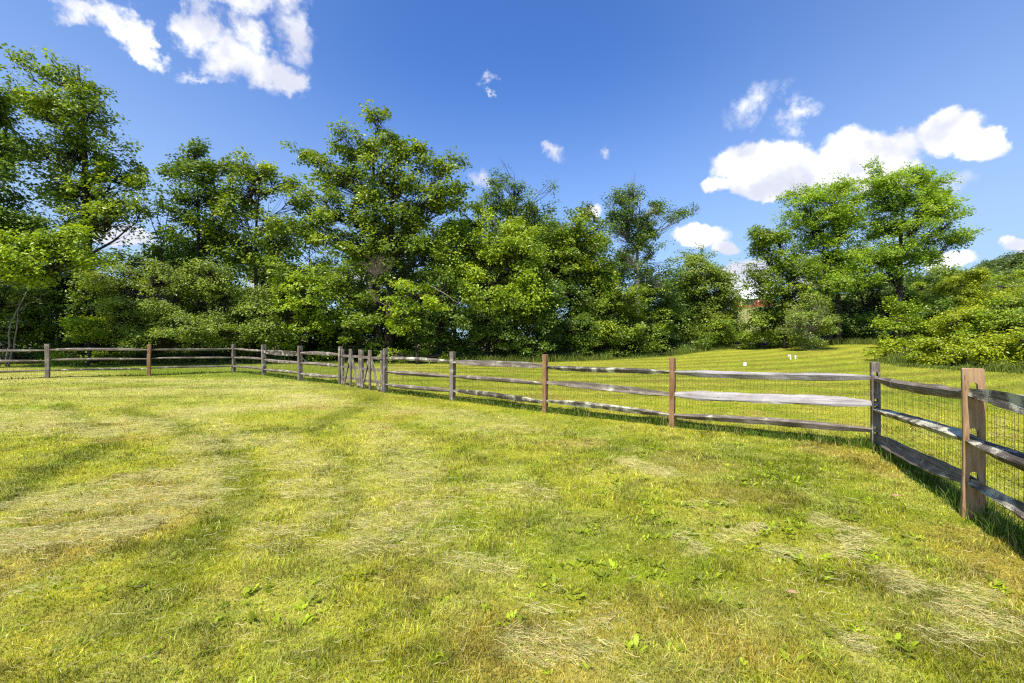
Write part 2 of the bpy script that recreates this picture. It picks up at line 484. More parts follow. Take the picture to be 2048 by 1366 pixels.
def lawn(x, y):
    x = np.asarray(x, float); y = np.asarray(y, float)
    n1 = fbm(x, y, .35, 11, 4); n2 = fbm(x, y, 1.6, 23, 4); n3 = fbm(x, y, 5.0, 31, 3); n4 = fbm(x, y, .12, 41, 3)
    base = C_GREEN + (C_YEL - C_GREEN) * sstep(n1 * .45 + n2 * .45 + n3 * .1 + n4 * .2, .40, .72)[..., None]
    base = base + (C_DARK - base) * (sstep(n2 * .6 + n3 * .4, .56, .74) * .55)[..., None]
    base = base + (C_BROWN - base) * (sstep(fbm(x, y, .9, 57, 4), .56, .74) * .6)[..., None]
    # mowing stripes: broad passes, gently curved
    u = x * .95 + y * .32 + .10 * (y - 6) ** 2 / 6 + (n4 - .5) * 1.5
    inside = 1 - sstep(x, -1.5, 1.0)
    st = np.sin(u * 2 * math.pi / 1.35)
    base = base * (1 + .05 * st * inside)[..., None]
    v = y * .9 - x * .25 + 2.0 * np.sin(x * .12) + (n1 - .5) * 1.2
    out = sstep(y, 10, 14)
    base = base * (1 + (.34 * np.sin(v * 2 * math.pi / 1.9) + .5 * (fbm(x * .6, y * 1.6, 1.1, 88, 4) - .5)) * out)[..., None]
    base = (base + (C_YEL * np.array([.88, .98, 1.3]) - base) * (out * .40)[..., None]) * (1 - .14 * out)[..., None]
    # pale stripes out past the fence and general straw cast to the left back
    lf = sstep(-x, 2, 9) * sstep(y, 6, 10)
    base = base + (C_DRY - base) * (lf * .42 * sstep(n1 * .6 + n3 * .4, .36, .62))[..., None]
    # far left strip under the trees outside the fence is lush
    lush = sstep(y + x * .35 - 12.5, 0, 1.5) * sstep(-x, 5, 9) * sstep(y, 14.5, 17)
    base = base + (np.array([.135, .19, .012]) - base) * (lush * .7)[..., None]
    dry = np.zeros(x.shape)
    for k, (pts, w, a) in enumerate(PALE): dry = np.maximum(dry, a * seg_mask(x, y, pts, w, .6, .55, 61 + k))
    dk = np.zeros(x.shape)
    for k, (pts, w, a) in enumerate(DARK): dk = np.maximum(dk, a * seg_mask(x, y, pts, w, .55, .22, 91 + k))
    base = base + (C_DARK * np.array([1.35, 1.1, 1]) - base) * (dk * .97)[..., None]
    streak = fbm(x * .5 + y * .2, y * 2.4 - x * .8, 2.6, 77, 3)
    dd = dry * sstep(streak, .30, .62)
    base = base + (C_DRY - base) * (dd * .85)[..., None]
    near = 1 - sstep(y, 7, 11)
    base = base + (C_DRY * .9 - base) * (near * .20 * sstep(fbm(x, y, 2.4, 83, 4), .40, .66))[..., None]
    e = beyond_edge(x, y)
    w = sstep(e + (n2 - .5) * 1.0, -.2, .8) * (1 - sstep(np.hypot(x - 60, y - 90), 60, 200) * 0)
    far = sstep(np.hypot(x, y), 48, 62)
    litter = C_LITTER + (np.array([.10, .15, .02]) - C_LITTER) * (sstep(n2, .5, .7) * .4)[..., None]
    field = C_FIELD + (C_DRY * .5 - C_FIELD) * (sstep(fbm(x, y, .04, 3, 4), .4, .65))[..., None]
    base = base + (litter - base) * w[..., None]
    base = base + (field - base) * far[..., None]
    return base, dd, dk


# ------------------------------------------------------------------ ground
def axis(lo, hi, step, far, grow=1.028):
    a = list(np.arange(lo, hi, step)); s = step
    v = hi; up = []
    while v < far: up.append(v); s *= grow; v += s
    up.append(far)
    s = step; v = lo; dn = []
    while v > -far: s *= grow; v -= s; dn.append(v)
    return np.array(sorted(set(dn + a + up)))


gx = axis(-9, 7, .09, 3000); gy = axis(1.0, 12, .09, 3000)
X, Y = np.meshgrid(gx, gy)
Zg = gz(X, Y)
C, _, _ = lawn(X, Y)
nx, ny = len(gx), len(gy)
idx = np.arange(nx * ny).reshape(ny, nx)
Q = np.stack([idx[:-1, :-1], idx[:-1, 1:], idx[1:, 1:], idx[1:, :-1]], -1).reshape(-1, 4)
m, N, out = new_mat('ground')
a = N.n('ShaderNodeAttribute', attribute_name='lawn')
tco = N.n('ShaderNodeTexCoord')
f1 = N.noise(tco.outputs['Object'], 18, 5, .7); f2 = N.noise(tco.outputs['Object'], 2.3, 5, .65)
c = N.mix(1.0, a.outputs['Color'], N.ramp(f1, [(.25, (.55, .58, .5)), (.5, (.95, .97, .9)), (.75, (1.35, 1.28, 1.3))]), 'MULTIPLY')
c = N.mix(1.0, c, N.ramp(f2, [(.3, (.85, .9, .8)), (.7, (1.12, 1.08, 1.15))]), 'MULTIPLY')
principled(N, out, c, .95, .1, f1, .8, .03)
ground = mk_mesh('ground', np.stack([X, Y, Zg], -1), Q, None, m, None,
                 {'lawn': ('FLOAT_COLOR', np.concatenate([C.reshape(-1, 3), np.ones((nx * ny, 1))], 1))}, True)
tag(ground, kind='structure')
ground['label'] = 'mown lawn running out to the woods and the hill fields'

# ------------------------------------------------------------------ grass
m, N, out = new_mat('grass')
a = N.n('ShaderNodeAttribute', attribute_name='lawn')
p = principled(N, None, a.outputs['Color'], .55, .3)
tr = N.n('ShaderNodeBsdfTranslucent'); N.val(tr.inputs[0], N.mix(1.0, a.outputs['Color'], (1.25, 1.2, .7, 1), 'MULTIPLY'))
ms = N.n('ShaderNodeMixShader'); ms.inputs[0].default_value = .38
N.t.links.new(p.outputs[0], ms.inputs[1]); N.t.links.new(tr.outputs[0], ms.inputs[2]); N.t.links.new(ms.outputs[0], out.inputs[0])
GRASS = m


def blades(name, x, y, h, w, colr, lean=.5, mat=GRASS, segs=2, z=None, heading=None):
    n = len(x); z = gz(x, y) if z is None else z
    th = rng.uniform(0, 2 * math.pi, n) if heading is None else heading
    fw = rng.uniform(0, 2 * math.pi, n)
    ln = np.abs(rng.normal(0, lean, n)) + .1
    dx = np.cos(th) * ln; dy = np.sin(th) * ln
    bx = np.cos(fw) * w / 2; by = np.sin(fw) * w / 2
    base = np.stack([x, y, z - .004], -1)
    side = np.stack([bx, by, np.zeros(n)], -1)
    mid = base + np.stack([dx * h * .30, dy * h * .30, h * .55], -1)
    sc_ = 1 / np.sqrt(1 + ln ** 2 * .6)
    tip = base + np.stack([dx * h, dy * h, h * sc_], -1)
    if segs == 2:
        V = np.stack([base - side, base + side, mid + side * .8, mid - side * .8, tip], 1).reshape(-1, 3)
        i = np.arange(n) * 5
        Qd = np.stack([i, i + 1, i + 2, i + 3], -1); Td = np.stack([i + 3, i + 2, i + 4], -1)
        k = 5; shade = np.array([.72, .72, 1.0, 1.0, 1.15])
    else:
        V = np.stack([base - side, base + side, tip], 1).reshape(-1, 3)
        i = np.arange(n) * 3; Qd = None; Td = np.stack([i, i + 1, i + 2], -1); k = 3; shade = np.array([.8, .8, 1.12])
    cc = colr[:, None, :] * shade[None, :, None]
    cc = np.concatenate([cc, np.ones((n, k, 1))], -1)
    return V, Qd, Td, cc.reshape(-1, 4)


def join(parts):
    Vs, Qs, Ts, Cs = [], [], [], []; n = 0
    for V, Qd, Td, cc in parts:
        Vs.append(V); Cs.append(cc)
        if Qd is not None: Qs.append(Qd + n)
        if Td is not None: Ts.append(Td + n)
        n += len(V)
    return np.concatenate(Vs), (np.concatenate(Qs) if Qs else None), (np.concatenate(Ts) if Ts else None), np.concatenate(Cs)


def blade_color(x, y, dryf=.16):
    c, dd, dk = lawn(x, y); n = len(x)
    f = rng.lognormal(0, .44, n)[:, None]
    c = c * f * np.array([1.14, 1.14, .95])
    r = rng.random(n)
    straw = (r < dryf + .5 * dd)[:, None]
    c = np.where(straw, C_DRY * rng.uniform(.7, 1.25, n)[:, None], c)
    cl_ = fbm(x, y, 5.5, 131, 3); c = c * (.70 + .60 * sstep(cl_, .30, .62))[:, None]
    g = (rng.random(n) < .18)[:, None]
    c = np.where(g & ~straw, c * np.array([.75, 1.05, .7]), c)
    return c, dd


parts = []
n = 500000
d = 1.1 * (8.0 / 1.1) ** rng.random(n)
x = rng.uniform(-1, 1, n) * (1.22 * d + 1.1); y = d
cc, dd = blade_color(x, y)
tuft = fbm(x, y, 3.0, 15, 3)
h = (.020 + .026 * sstep(tuft, .4, .75)) * rng.uniform(.6, 1.35, n) * (1 + .04 * d)
w = (.0016 + .0009 * d) * rng.uniform(.6, 1.3, n)
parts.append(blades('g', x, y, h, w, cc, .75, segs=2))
n = 200000
d = 8.0 * (32.0 / 8.0) ** rng.random(n)
t = rng.uniform(-1.3, 1.3, n); x = d * t; y = d
keep = beyond_edge(x, y) < .5; x, y, d = x[keep], y[keep], d[keep]; n = len(x)
cc, dd = blade_color(x, y, .06)
h = .045 * rng.uniform(.5, 1.3, n); w = .0011 * d * rng.uniform(.6, 1.3, n)
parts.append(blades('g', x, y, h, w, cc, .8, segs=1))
V, Qd, Td, cc = join(parts)
g = mk_mesh('lawn_grass', V, Qd, Td, GRASS, None, {'lawn': ('FLOAT_COLOR', cc)})
tag(g, 'short mown green and straw coloured grass blades', 'grass', kind='stuff')

# grass clippings: long pale strands lying on the lawn
def clippings():
    xs, ys = [], []
    n = 900000
    d = 1.3 * (13.0 / 1.3) ** rng.random(n); t = rng.uniform(-1.4, 1.3, n); x = d * t; y = d
    _, dd, _ = lawn(x, y)
    keep = rng.random(n) < np.clip(dd * .50 + .006, 0, 1)
    x, y, d = x[keep], y[keep], d[keep]; n = len(x)
    L = rng.uniform(.02, .085, n) * (1 + .05 * d); w = .0005 + .00033 * d
    lean_ang = np.where(x < 0, .45, -.55)
    th = lean_ang + rng.normal(0, .75, n) + math.pi * (rng.random(n) < .5)
    cur = rng.normal(0, .55, n); z = gz(x, y) + rng.uniform(.015, .05, n)
    K = 4; V = []
    px, py = x.copy(), y.copy(); ang = th.copy()
    for k in range(K + 1):
        nx_, ny_ = -np.sin(ang), np.cos(ang); ww = w * (1 if k < K else .4)
        zz = z + .004 * math.sin(k * 1.9) + rng.normal(0, .0015, n)
        V.append(np.stack([px - nx_ * ww / 2, py - ny_ * ww / 2, zz], -1)); V.append(np.stack([px + nx_ * ww / 2, py + ny_ * ww / 2, zz + .002], -1))
        px = px + np.cos(ang) * L / K; py = py + np.sin(ang) * L / K; ang = ang + cur / K
    V = np.stack(V, 1)
    i = np.arange(n) * (2 * (K + 1)); Qd = np.concatenate([np.stack([i + 2 * k, i + 2 * k + 1, i + 2 * k + 3, i + 2 * k + 2], -1) for k in range(K)])
    c = np.array([.66, .57, .27]) * rng.uniform(.5, 1.2, n)[:, None]
    gr = rng.random(n) < .3; c[gr] = c[gr] * np.array([.65, .85, .5])
    cc = np.repeat(np.concatenate([c, np.ones((n, 1))], 1)[:, None, :], 2 * (K + 1), 1)
    o = mk_mesh('grass_clippings', V.reshape(-1, 3), Qd, None, GRASS, None, {'lawn': ('FLOAT_COLOR', cc.reshape(-1, 4))})
    tag(o, 'pale dry grass clippings strewn over the lawn', 'grass clippings', kind='stuff')


clippings()


def broad_weeds():
    """rosettes of dandelion and plantain leaves in the lawn"""
    spots = [(520, 1190), (1110, 1130), (800, 1080), (1290, 1300), (1590, 1300), (1620, 1310), (465, 1240), (600, 1255), (1400, 1200),
             (1330, 1075), (640, 1210), (910, 1300), (1120, 1190), (1350, 1010), (1480, 960), (1550, 930), (720, 1150), (1740, 1010),
             (1680, 1140), (1830, 1090), (250, 1180), (1010, 1230), (870, 1220), (1450, 1330), (1750, 1280), (1880, 1150), (1290, 1000),
             (1200, 980), (1600, 1060), (1420, 1050), (330, 1320), (1990, 1180), (1280, 960), (960, 1010), (1470, 890), (1640, 950)]
    V, Qd, Cc = [], [], []; n0 = 0
    pts = []
    for s_ in spots:
        q_ = px2g(*s_)
        for _ in range(rng.integers(3, 7)): pts.append((q_[0] + rng.normal(0, .07), q_[1] + rng.normal(0, .07)))
    for _ in range(60):
        q_ = px2g(rng.uniform(1150, 1750), rng.uniform(880, 1150)); pts += [(q_[0] + rng.normal(0, .06), q_[1] + rng.normal(0, .06)) for _ in range(4)]
    NS = len(pts)
    for k in range(220):
        dd = 1.5 * (8 / 1.5) ** rng.random(); pts.append((dd * rng.uniform(-1.3, 1.3), dd))
    pts = [p_ for p_ in pts if not (p_[0] > 3.6 - (3.8 - p_[1]) * .48 + .0 and p_[1] < 6.3 and p_[0] > 3.2)]
    for j, (x, y) in enumerate(pts):
        k = rng.integers(4, 9); z = gzf(x, y); s = rng.uniform(.035, .06) * .8 if j < NS else rng.uniform(.018, .034)
        cb = np.array([.28, .35, .014]) * rng.uniform(.55, 1.5)
        for q in range(k):
            a_ = rng.uniform(0, 6.28); L = s * rng.uniform(.6, 1.2); w = L * rng.uniform(.30, .55)
            el = rng.uniform(.35, 1.1)
            dv = np.array([math.cos(a_), math.sin(a_), el]); sv = np.array([-math.sin(a_), math.cos(a_), 0])
            b0 = np.array([x, y, z]) + np.array([rng.normal(0, .015), rng.normal(0, .015), .006])
            m1_ = b0 + dv * L * .45; m2_ = b0 + dv * L * .8 * np.array([1, 1, .9]); tp = b0 + dv * L * np.array([1.1, 1.1, .8])
            V += [b0 - sv * w * .15, b0 + sv * w * .15, m1_ + sv * w * .5, m1_ - sv * w * .5, m2_ + sv * w * .45, m2_ - sv * w * .45, tp + sv * .001, tp - sv * .001]
            for c4 in ((0, 1, 2, 3), (3, 2, 4, 5), (5, 4, 6, 7)): Qd.append([n0 + v_ for v_ in c4])
            n0 += 8
            Cc += [[*(cb * rng.uniform(.8, 1.2)), 1]] * 8
    o = mk_mesh('lawn_weeds', np.array(V), np.array(Qd), None, GRASS, None, {'lawn': ('FLOAT_COLOR', np.array(Cc))})
    tag(o, 'broad bright green weed leaves scattered through the lawn', 'weeds', kind='stuff')


broad_weeds()

# ------------------------------------------------------------------ fence geometry
POST = {  # name: (x, y, height, material, size across, size along)
    'a': (-20.9, 13.4, 1.22), 'b': (-16.64, 16.3, 1.22), 'c': (-14.06, 17.6, 1.22), 'd': (-11.93, 19.5, 1.2), 'e': (-9.93, 18.2, 1.22), 'f': (-7.48, 16.06, 1.22),
    'g': (-5.62, 14.9, 1.24), 'h': (-3.58, 12.85, 1.24), 'i': (-1.49, 11.4, 1.22), 'j': (.70, 9.58, 1.22), 'k': (2.83, 8.03, 1.22),
    'l': (5.07, 6.35, 1.22), 'm': (3.90, 3.85, 1.27), 'n': (2.72, 1.30, 1.22)}


def post_obj(parent, key, dirv, mat, across=.115, along=.115, holes=True, tilt=(0, 0), label=None, heights=(1.0, .64, .25)):
    x, y, h = POST[key]
    z = gzf(x, y); ang = math.atan2(dirv[1], dirv[0])
    bm = bmesh.new()
    bmesh.ops.create_cube(bm, size=1.0)
    bmesh.ops.scale(bm, vec=(along, across, h + .25), verts=bm.verts)
    bmesh.ops.translate(bm, vec=(0, 0, (h - .25) / 2), verts=bm.verts)
    bmesh.ops.bevel(bm, geom=[e for e in bm.edges], offset=.006, segments=1, affect='EDGES')
    bmesh.ops.subdivide_edges(bm, edges=[e for e in bm.edges if abs(e.verts[0].co.z - e.verts[1].co.z) > .3], cuts=9)
    rr = random.Random(hash(key) % 1000 + ord(key[0]))
    ph = rr.uniform(0, 6)
    for v in bm.verts:
        w = .006 * math.sin(v.co.z * 5 + ph); v.co.x += w; v.co.y += .005 * math.sin(v.co.z * 3.3 + ph * 2)
        if v.co.z > h - .02: v.co.z += rr.uniform(-.006, .006)
    me = bpy.data.meshes.new('post'); bm.to_mesh(me); bm.free()
    o = bpy.data.objects.new('post', me); col.objects.link(o)
    if holes:
        cb = bmesh.new()
        for hh in heights:
            hh = hh * h / 1.2 if key != 'm' else hh
            ret = bmesh.ops.create_cone(cb, cap_ends=True, segments=16, radius1=.5, radius2=.5, depth=1.0)
            vs = ret['verts']
            bmesh.ops.rotate(cb, verts=vs, cent=(0, 0, 0), matrix=Matrix.Rotation(R(90), 3, 'Y'))
            for v in vs:
                v.co.y *= .055 if key == 'm' else .046; v.co.z *= .07
                v.co.z += .034 if v.co.z > 0 else -.034
                v.co.x *= .5
            bmesh.ops.translate(cb, verts=vs, vec=(0, 0, hh))
        cme = bpy.data.meshes.new('cut'); cb.to_mesh(cme); cb.free()
        co = bpy.data.objects.new('cut', cme); col.objects.link(co)
        md = o.modifiers.new('b', 'BOOLEAN'); md.object = co; md.operation = 'DIFFERENCE'; md.solver = 'EXACT'
        dg = bpy.context.evaluated_depsgraph_get()
        nm = bpy.data.meshes.new_from_object(o.evaluated_get(dg))
        o.modifiers.clear(); o.data = nm; nm.name = 'post'
        bpy.data.objects.remove(co); bpy.data.meshes.remove(me)
    me = o.data
    co_ = np.zeros(len(me.vertices) * 3, dtype=np.float32); me.vertices.foreach_get('co', co_); co_ = co_.reshape(-1, 3)
    ga = me.attributes.new('grain', 'FLOAT_VECTOR', 'POINT')
    ga.data.foreach_set('vector', np.ascontiguousarray(np.stack([co_[:, 2] + ord(key[0]) * 3.7, co_[:, 0] * .6 + ord(key[0]), co_[:, 1] * .6], -1)).astype(np.float32).ravel())
    me.materials.clear(); me.materials.append(mat)
    o.parent = parent
    o.location = Vector((x, y, z)) - Vector(parent.location)
    o.rotation_euler = (tilt[0], tilt[1], ang)
    if label: o['label'] = label
    return o


SHAPES = {  # cross-sections, in (side towards camera, up); unit size
    'wedge': [(-.50, .05), (-.30, .42), (.15, .50), (.50, .25), (.42, -.20), (-.05, -.50), (-.40, -.35)],
    'plank': [(-.42, .40), (-.15, .50), (.25, .22), (.50, -.30), (.38, -.50), (.05, -.28), (-.35, .12)],
    'log': [(-.50, .0), (-.38, .38), (0, .50), (.40, .36), (.50, -.05), (.30, -.42), (-.10, -.50), (-.42, -.30)],
    'board': [(-.5, .48), (-.1, .5), (.5, .44), (.42, 0), (.5, -.46), (.05, -.5), (-.5, -.44)],
    'tri': [(-.5, .30), (-.1, .5), (.5, .18), (.55, .05), (.20, -.5), (-.15, -.48), (-.45, -.1)],
}


def rail_obj(parent, A, B, wid, hei, shape='log', mat=None, twist=0.0, seed=0, taper=.16, bulge=0.0, sag=0.0, label=None, rough=1.0, lo=.5):
    mat = mat or WOOD
    A = Vector(A); B = Vector(B); L = (B - A).length
    t = (B - A).normalized(); side = t.cross(Vector((0, 0, 1))).normalized()
    camv = Vector((0, 0, 1.5)) - (A + B) / 2
    if side.dot(camv) < 0: side = -side
    up = side.cross(t); up = up if up.z > 0 else -up
    prof = SHAPES[shape]; k = len(prof); n = 30
    rr = random.Random(seed * 7 + 13)
    j = [rr.uniform(.88, 1.12) for _ in prof]; p1, p2, p3, p4 = [rr.uniform(0, 6.28) for _ in range(4)]
    V = []; G = []
    for i in range(n + 1):
        s = i / n; q = -.018 + s * 1.036
        # tapered tenon ends
        e = min(s, 1 - s)
        tp = lo + (1 - lo) * min(1, max(0, (e - .03)) / taper) ** .8
        tpw = .6 + .4 * min(1, e / taper)
        off = side * (.012 * math.sin(s * 5 + p1)) * rough + up * (.014 * math.sin(s * 4.2 + p2) * rough + bulge * math.sin(math.pi * s) - sag * math.sin(math.pi * s))
        c = A + (B - A) * q + off
        tw = twist + .12 * math.sin(s * 3 + p3)
        for m_, (a_, b_) in enumerate(prof):
            f = j[m_] * (1 + rough * (.06 * math.sin(s * (9 + m_ * 2.3) + m_ * 1.7 + p4) + .035 * math.sin(s * (31 + 5 * m_) + m_) + rr.uniform(-.035, .035)))
            sx = a_ * wid * f * tpw; sy = b_ * hei * f * tp
            x2 = sx * math.cos(tw) - sy * math.sin(tw); y2 = sx * math.sin(tw) + sy * math.cos(tw)
            V.append(c + side * x2 + up * y2)
            G.append((q * L + seed * 2.37, a_ * wid * 1.2 + seed * .7, b_ * hei * 1.2))
    Qd = [[i * k + m_, i * k + (m_ + 1) % k, (i + 1) * k + (m_ + 1) % k, (i + 1) * k + m_] for i in range(n) for m_ in range(k)]
    T = []
    for b_, c_, flip in ((0, A + (B - A) * -.018, True), (n * k, A + (B - A) * 1.018, False)):
        ci = len(V); V.append(c_ + up * 0); G.append((0, 0, 0))
        for m_ in range(k):
            T.append([ci, b_ + (m_ + 1) % k, b_ + m_] if flip else [ci, b_ + m_, b_ + (m_ + 1) % k])
    pl = np.array(parent.location)
    o = mk_mesh('rail', np.array([tuple(v) for v in V]) - pl, Qd, T, mat, parent, {'grain': ('FLOAT_VECTOR', np.array(G))}, False)
    if label: o['label'] = label
    return o


def wire_obj(parent, A, B, off, top=.98, sx=.05, sz=.06, rad=.0014, bottom=.02):
    """welded wire mesh hung on the far side of the fence"""
    A = np.array(A, float); B = np.array(B, float); L = np.linalg.norm(B - A); t = (B - A) / L
    nrm = np.array([-t[1], t[0]]);
    if nrm @ (-(A + B) / 2) > 0: nrm = -nrm
    A2 = A + nrm * off + t * .02; B2 = B + nrm * off - t * .02
    n = int(L / sx); mb = MB(); pl = np.array(parent.location)
    cr = np.array([[-1, -1], [1, -1], [1, 1], [-1, 1]]) * rad
    V, Qd = [], []; n0 = 0
    for i in range(n + 1):
        s = i / n; p = A2 + (B2 - A2) * s; z = gzf(*p); wob = .006 * math.sin(i * 1.3)
        for zz in (z + bottom - .06, z + top):
            for a_, b_ in cr: V.append([p[0] + t[0] * a_ + nrm[0] * (b_ + wob), p[1] + t[1] * a_ + nrm[1] * (b_ + wob), zz])
        for q in range(4): Qd.append([n0 + q, n0 + (q + 1) % 4, n0 + 4 + (q + 1) % 4, n0 + 4 + q])
        n0 += 8
    rows = int((top - bottom) / sz)
    for r in range(rows + 1):
        K = 8
        for i in range(K + 1):
            s = i / K; p = A2 + (B2 - A2) * s; z = gzf(*p) + bottom + (top - bottom) * r / rows - .01 * math.sin(math.pi * s) * (r % 3) / 2
            for a_, b_ in cr: V.append([p[0] + nrm[0] * a_, p[1] + nrm[1] * a_, z + b_])
            if i:
                for q in range(4): Qd.append([n0 - 4 + q, n0 - 4 + (q + 1) % 4, n0 + (q + 1) % 4, n0 + q])
            n0 += 4
    o = mk_mesh('wire_mesh', np.array(V) - pl, np.array(Qd), None, WIRE, parent)
    return o


def pz(key, hh, x=None, y=None):
    x0, y0, h = POST[key]; return Vector((x0, y0, gzf(x0, y0) + hh))


def dirof(a_, b_): return (POST[b_][0] - POST[a_][0], POST[b_][1] - POST[a_][1])


# left-hand run: off-frame post to the gate
x0, y0, _ = POST['d']
FL = empty('split_rail_fence', (x0, y0, gzf(x0, y0)))
tag(FL, 'weathered three rail fence running from the left edge round the back corner to the gate', 'fence', 'split rail fences round the lawn')
x0, y0, _ = POST['k']
FR = empty('split_rail_fence', (x0, y0, gzf(x0, y0)))
tag(FR, 'split rail fence with black wire mesh running right from the gate past the tan post', 'fence', 'split rail fences round the lawn')

post_obj(FL, 'a', dirof('a', 'b'), WOOD)
post_obj(FL, 'b', dirof('b', 'c'), WOOD, .12, .12)
post_obj(FL, 'c', dirof('b', 'c'), WOOD_BROWN, .115, .11, tilt=(0, R(1.5)), label='reddish brown leaning post')
post_obj(FL, 'd', (.4, .9), WOOD, .12, .12)
post_obj(FL, 'e', dirof('e', 'f'), WOOD, .15, .12)
post_obj(FL, 'f', dirof('e', 'f'), WOOD, .14, .12)
post_obj(FL, 'g', dirof('g', 'h'), WOOD, .11, .10)
post_obj(FR, 'h', dirof('g', 'h'), WOOD, .11, .11)
post_obj(FR, 'i', dirof('h', 'i'), WOOD, .12, .12)
post_obj(FR, 'j', dirof('i', 'j'), WOOD_BROWN, .10, .09, label='reddish brown post')
post_obj(FR, 'k', dirof('j', 'k'), WOOD_BROWN, .095, .09, label='slim reddish brown post')
post_obj(FR, 'l', dirof('l', 'm'), WOOD, .10, .10, label='grey weathered corner post')
post_obj(FR, 'm', (-.60, -.80), WOOD_TAN, .138, .075, label='new tan post with three round ended holes', heights=(1.085, .70, .335))
post_obj(FR, 'n', dirof('l', 'm'), WOOD, .125, .125)

H3 = (1.0, .64, .26)
# (fence, from, to, [rails top/mid/bottom: (hA, hB, width, height, shape, material, twist)])
RAILS = [
    (FL, 'a', 'b', [(1.0, 1.0, .10, .09, 'log', WOOD, 0), (.64, .64, .10, .08, 'log', WOOD, 0), (.26, .26, .09, .08, 'log', WOOD, 0)]),
    (FL, 'b', 'c', [(1.01, 1.01, .10, .105, 'wedge', WOOD, 0), (.65, .66, .10, .085, 'log', WOOD, 0), (.27, .28, .09, .07, 'log', WOOD_DARK, 0)]),
    (FL, 'c', 'd', [(1.01, 1.0, .10, .09, 'wedge', WOOD, 0), (.66, .65, .09, .08, 'log', WOOD, 0), (.29, .28, .09, .08, 'log', WOOD, 0)]),
    (FL, 'd', 'e', [(.99, .98, .10, .095, 'log', WOOD, 0), (.64, .64, .10, .10, 'log', WOOD, 0), (.27, .25, .10, .09, 'log', WOOD, 0)]),
    (FL, 'e', 'f', [(.95, .93, .07, .19, 'board', WOOD_DARK, -.05), (.62, .61, .09, .14, 'wedge', WOOD, 0), (.24, .25, .10, .10, 'log', WOOD, 0)]),
    (FL, 'f', 'g', [(.97, .98, .10, .11, 'log', WOOD, 0), (.62, .60, .09, .11, 'log', WOOD, 0), (.24, .24, .10, .11, 'log', WOOD, 0)]),
    (FR, 'h', 'i', [(.98, .97, .10, .10, 'log', WOOD_LICH, 0), (.60, .58, .09, .11, 'tri', WOOD, 0), (.24, .22, .10, .11, 'log', WOOD, 0)]),
    (FR, 'i', 'j', [(.98, .96, .09, .13, 'board', WOOD, .12), (.62, .59, .10, .11, 'wedge', WOOD, 0), (.25, .22, .10, .12, 'log', WOOD_DARK, 0)]),
    (FR, 'j', 'k', [(.97, .95, .11, .10, 'tri', WOOD_DARK, .1), (.63, .58, .09, .12, 'board', WOOD, .25), (.25, .215, .11, .11, 'tri', WOOD_LICH, .1)]),
    (FR, 'k', 'l', [(.965, .985, .13, .115, 'tri', WOOD_SILVER, .18), (.59, .63, .10, .15, 'plank', WOOD_SILVER, .05), (.205, .275, .11, .115, 'tri', WOOD, .1)]),
    (FR, 'l', 'm', [(.97, 1.03, .10, .115, 'wedge', WOOD, .1), (.56, .66, .14, .09, 'tri', WOOD_LICH, .0), (.17, .30, .075, .155, 'board', WOOD, .25)]),
    (FR, 'm', 'n', [(1.05, 1.00, .10, .135, 'board', WOOD_LICH, .1), (.67, .62, .14, .11, 'tri', WOOD_DARK, .1), (.30, .24, .16, .10, 'board', WOOD_LICH, .55)]),
]
sd = 1
for fo, ka, kb, rs in RAILS:
    for (ha, hb, w_, h_, shp, mt, tw) in rs:
        sd += 1
        rail_obj(fo, pz(ka, ha), pz(kb, hb), w_, h_, shp, mt, tw, sd, taper=.14 + .1 * ((sd * 37) % 10) / 10)
for fo, ka, kb, off in [(FL, 'a', 'b', .08), (FL, 'b', 'c', .08), (FL, 'c', 'd', .08), (FL, 'd', 'e', .08), (FL, 'e', 'f', .08), (FL, 'f', 'g', .08),
                        (FR, 'h', 'i', .08), (FR, 'i', 'j', .08), (FR, 'j', 'k', .075), (FR, 'k', 'l', .075), (FR, 'l', 'm', .085), (FR, 'm', 'n', .085)]:
    rad = .0009 if fo is FR else .0008
    wire_obj(fo, POST[ka][:2], POST[kb][:2], off, .96 if fo is FR else .62, .05, .065, rad)

# gate: two leaves between posts g and h
gA = np.array(POST['g'][:2]); gB = np.array(POST['h'][:2]); gd = (gB - gA); gL = np.linalg.norm(gd); gd /= gL
gang = math.atan2(gd[1], gd[0])


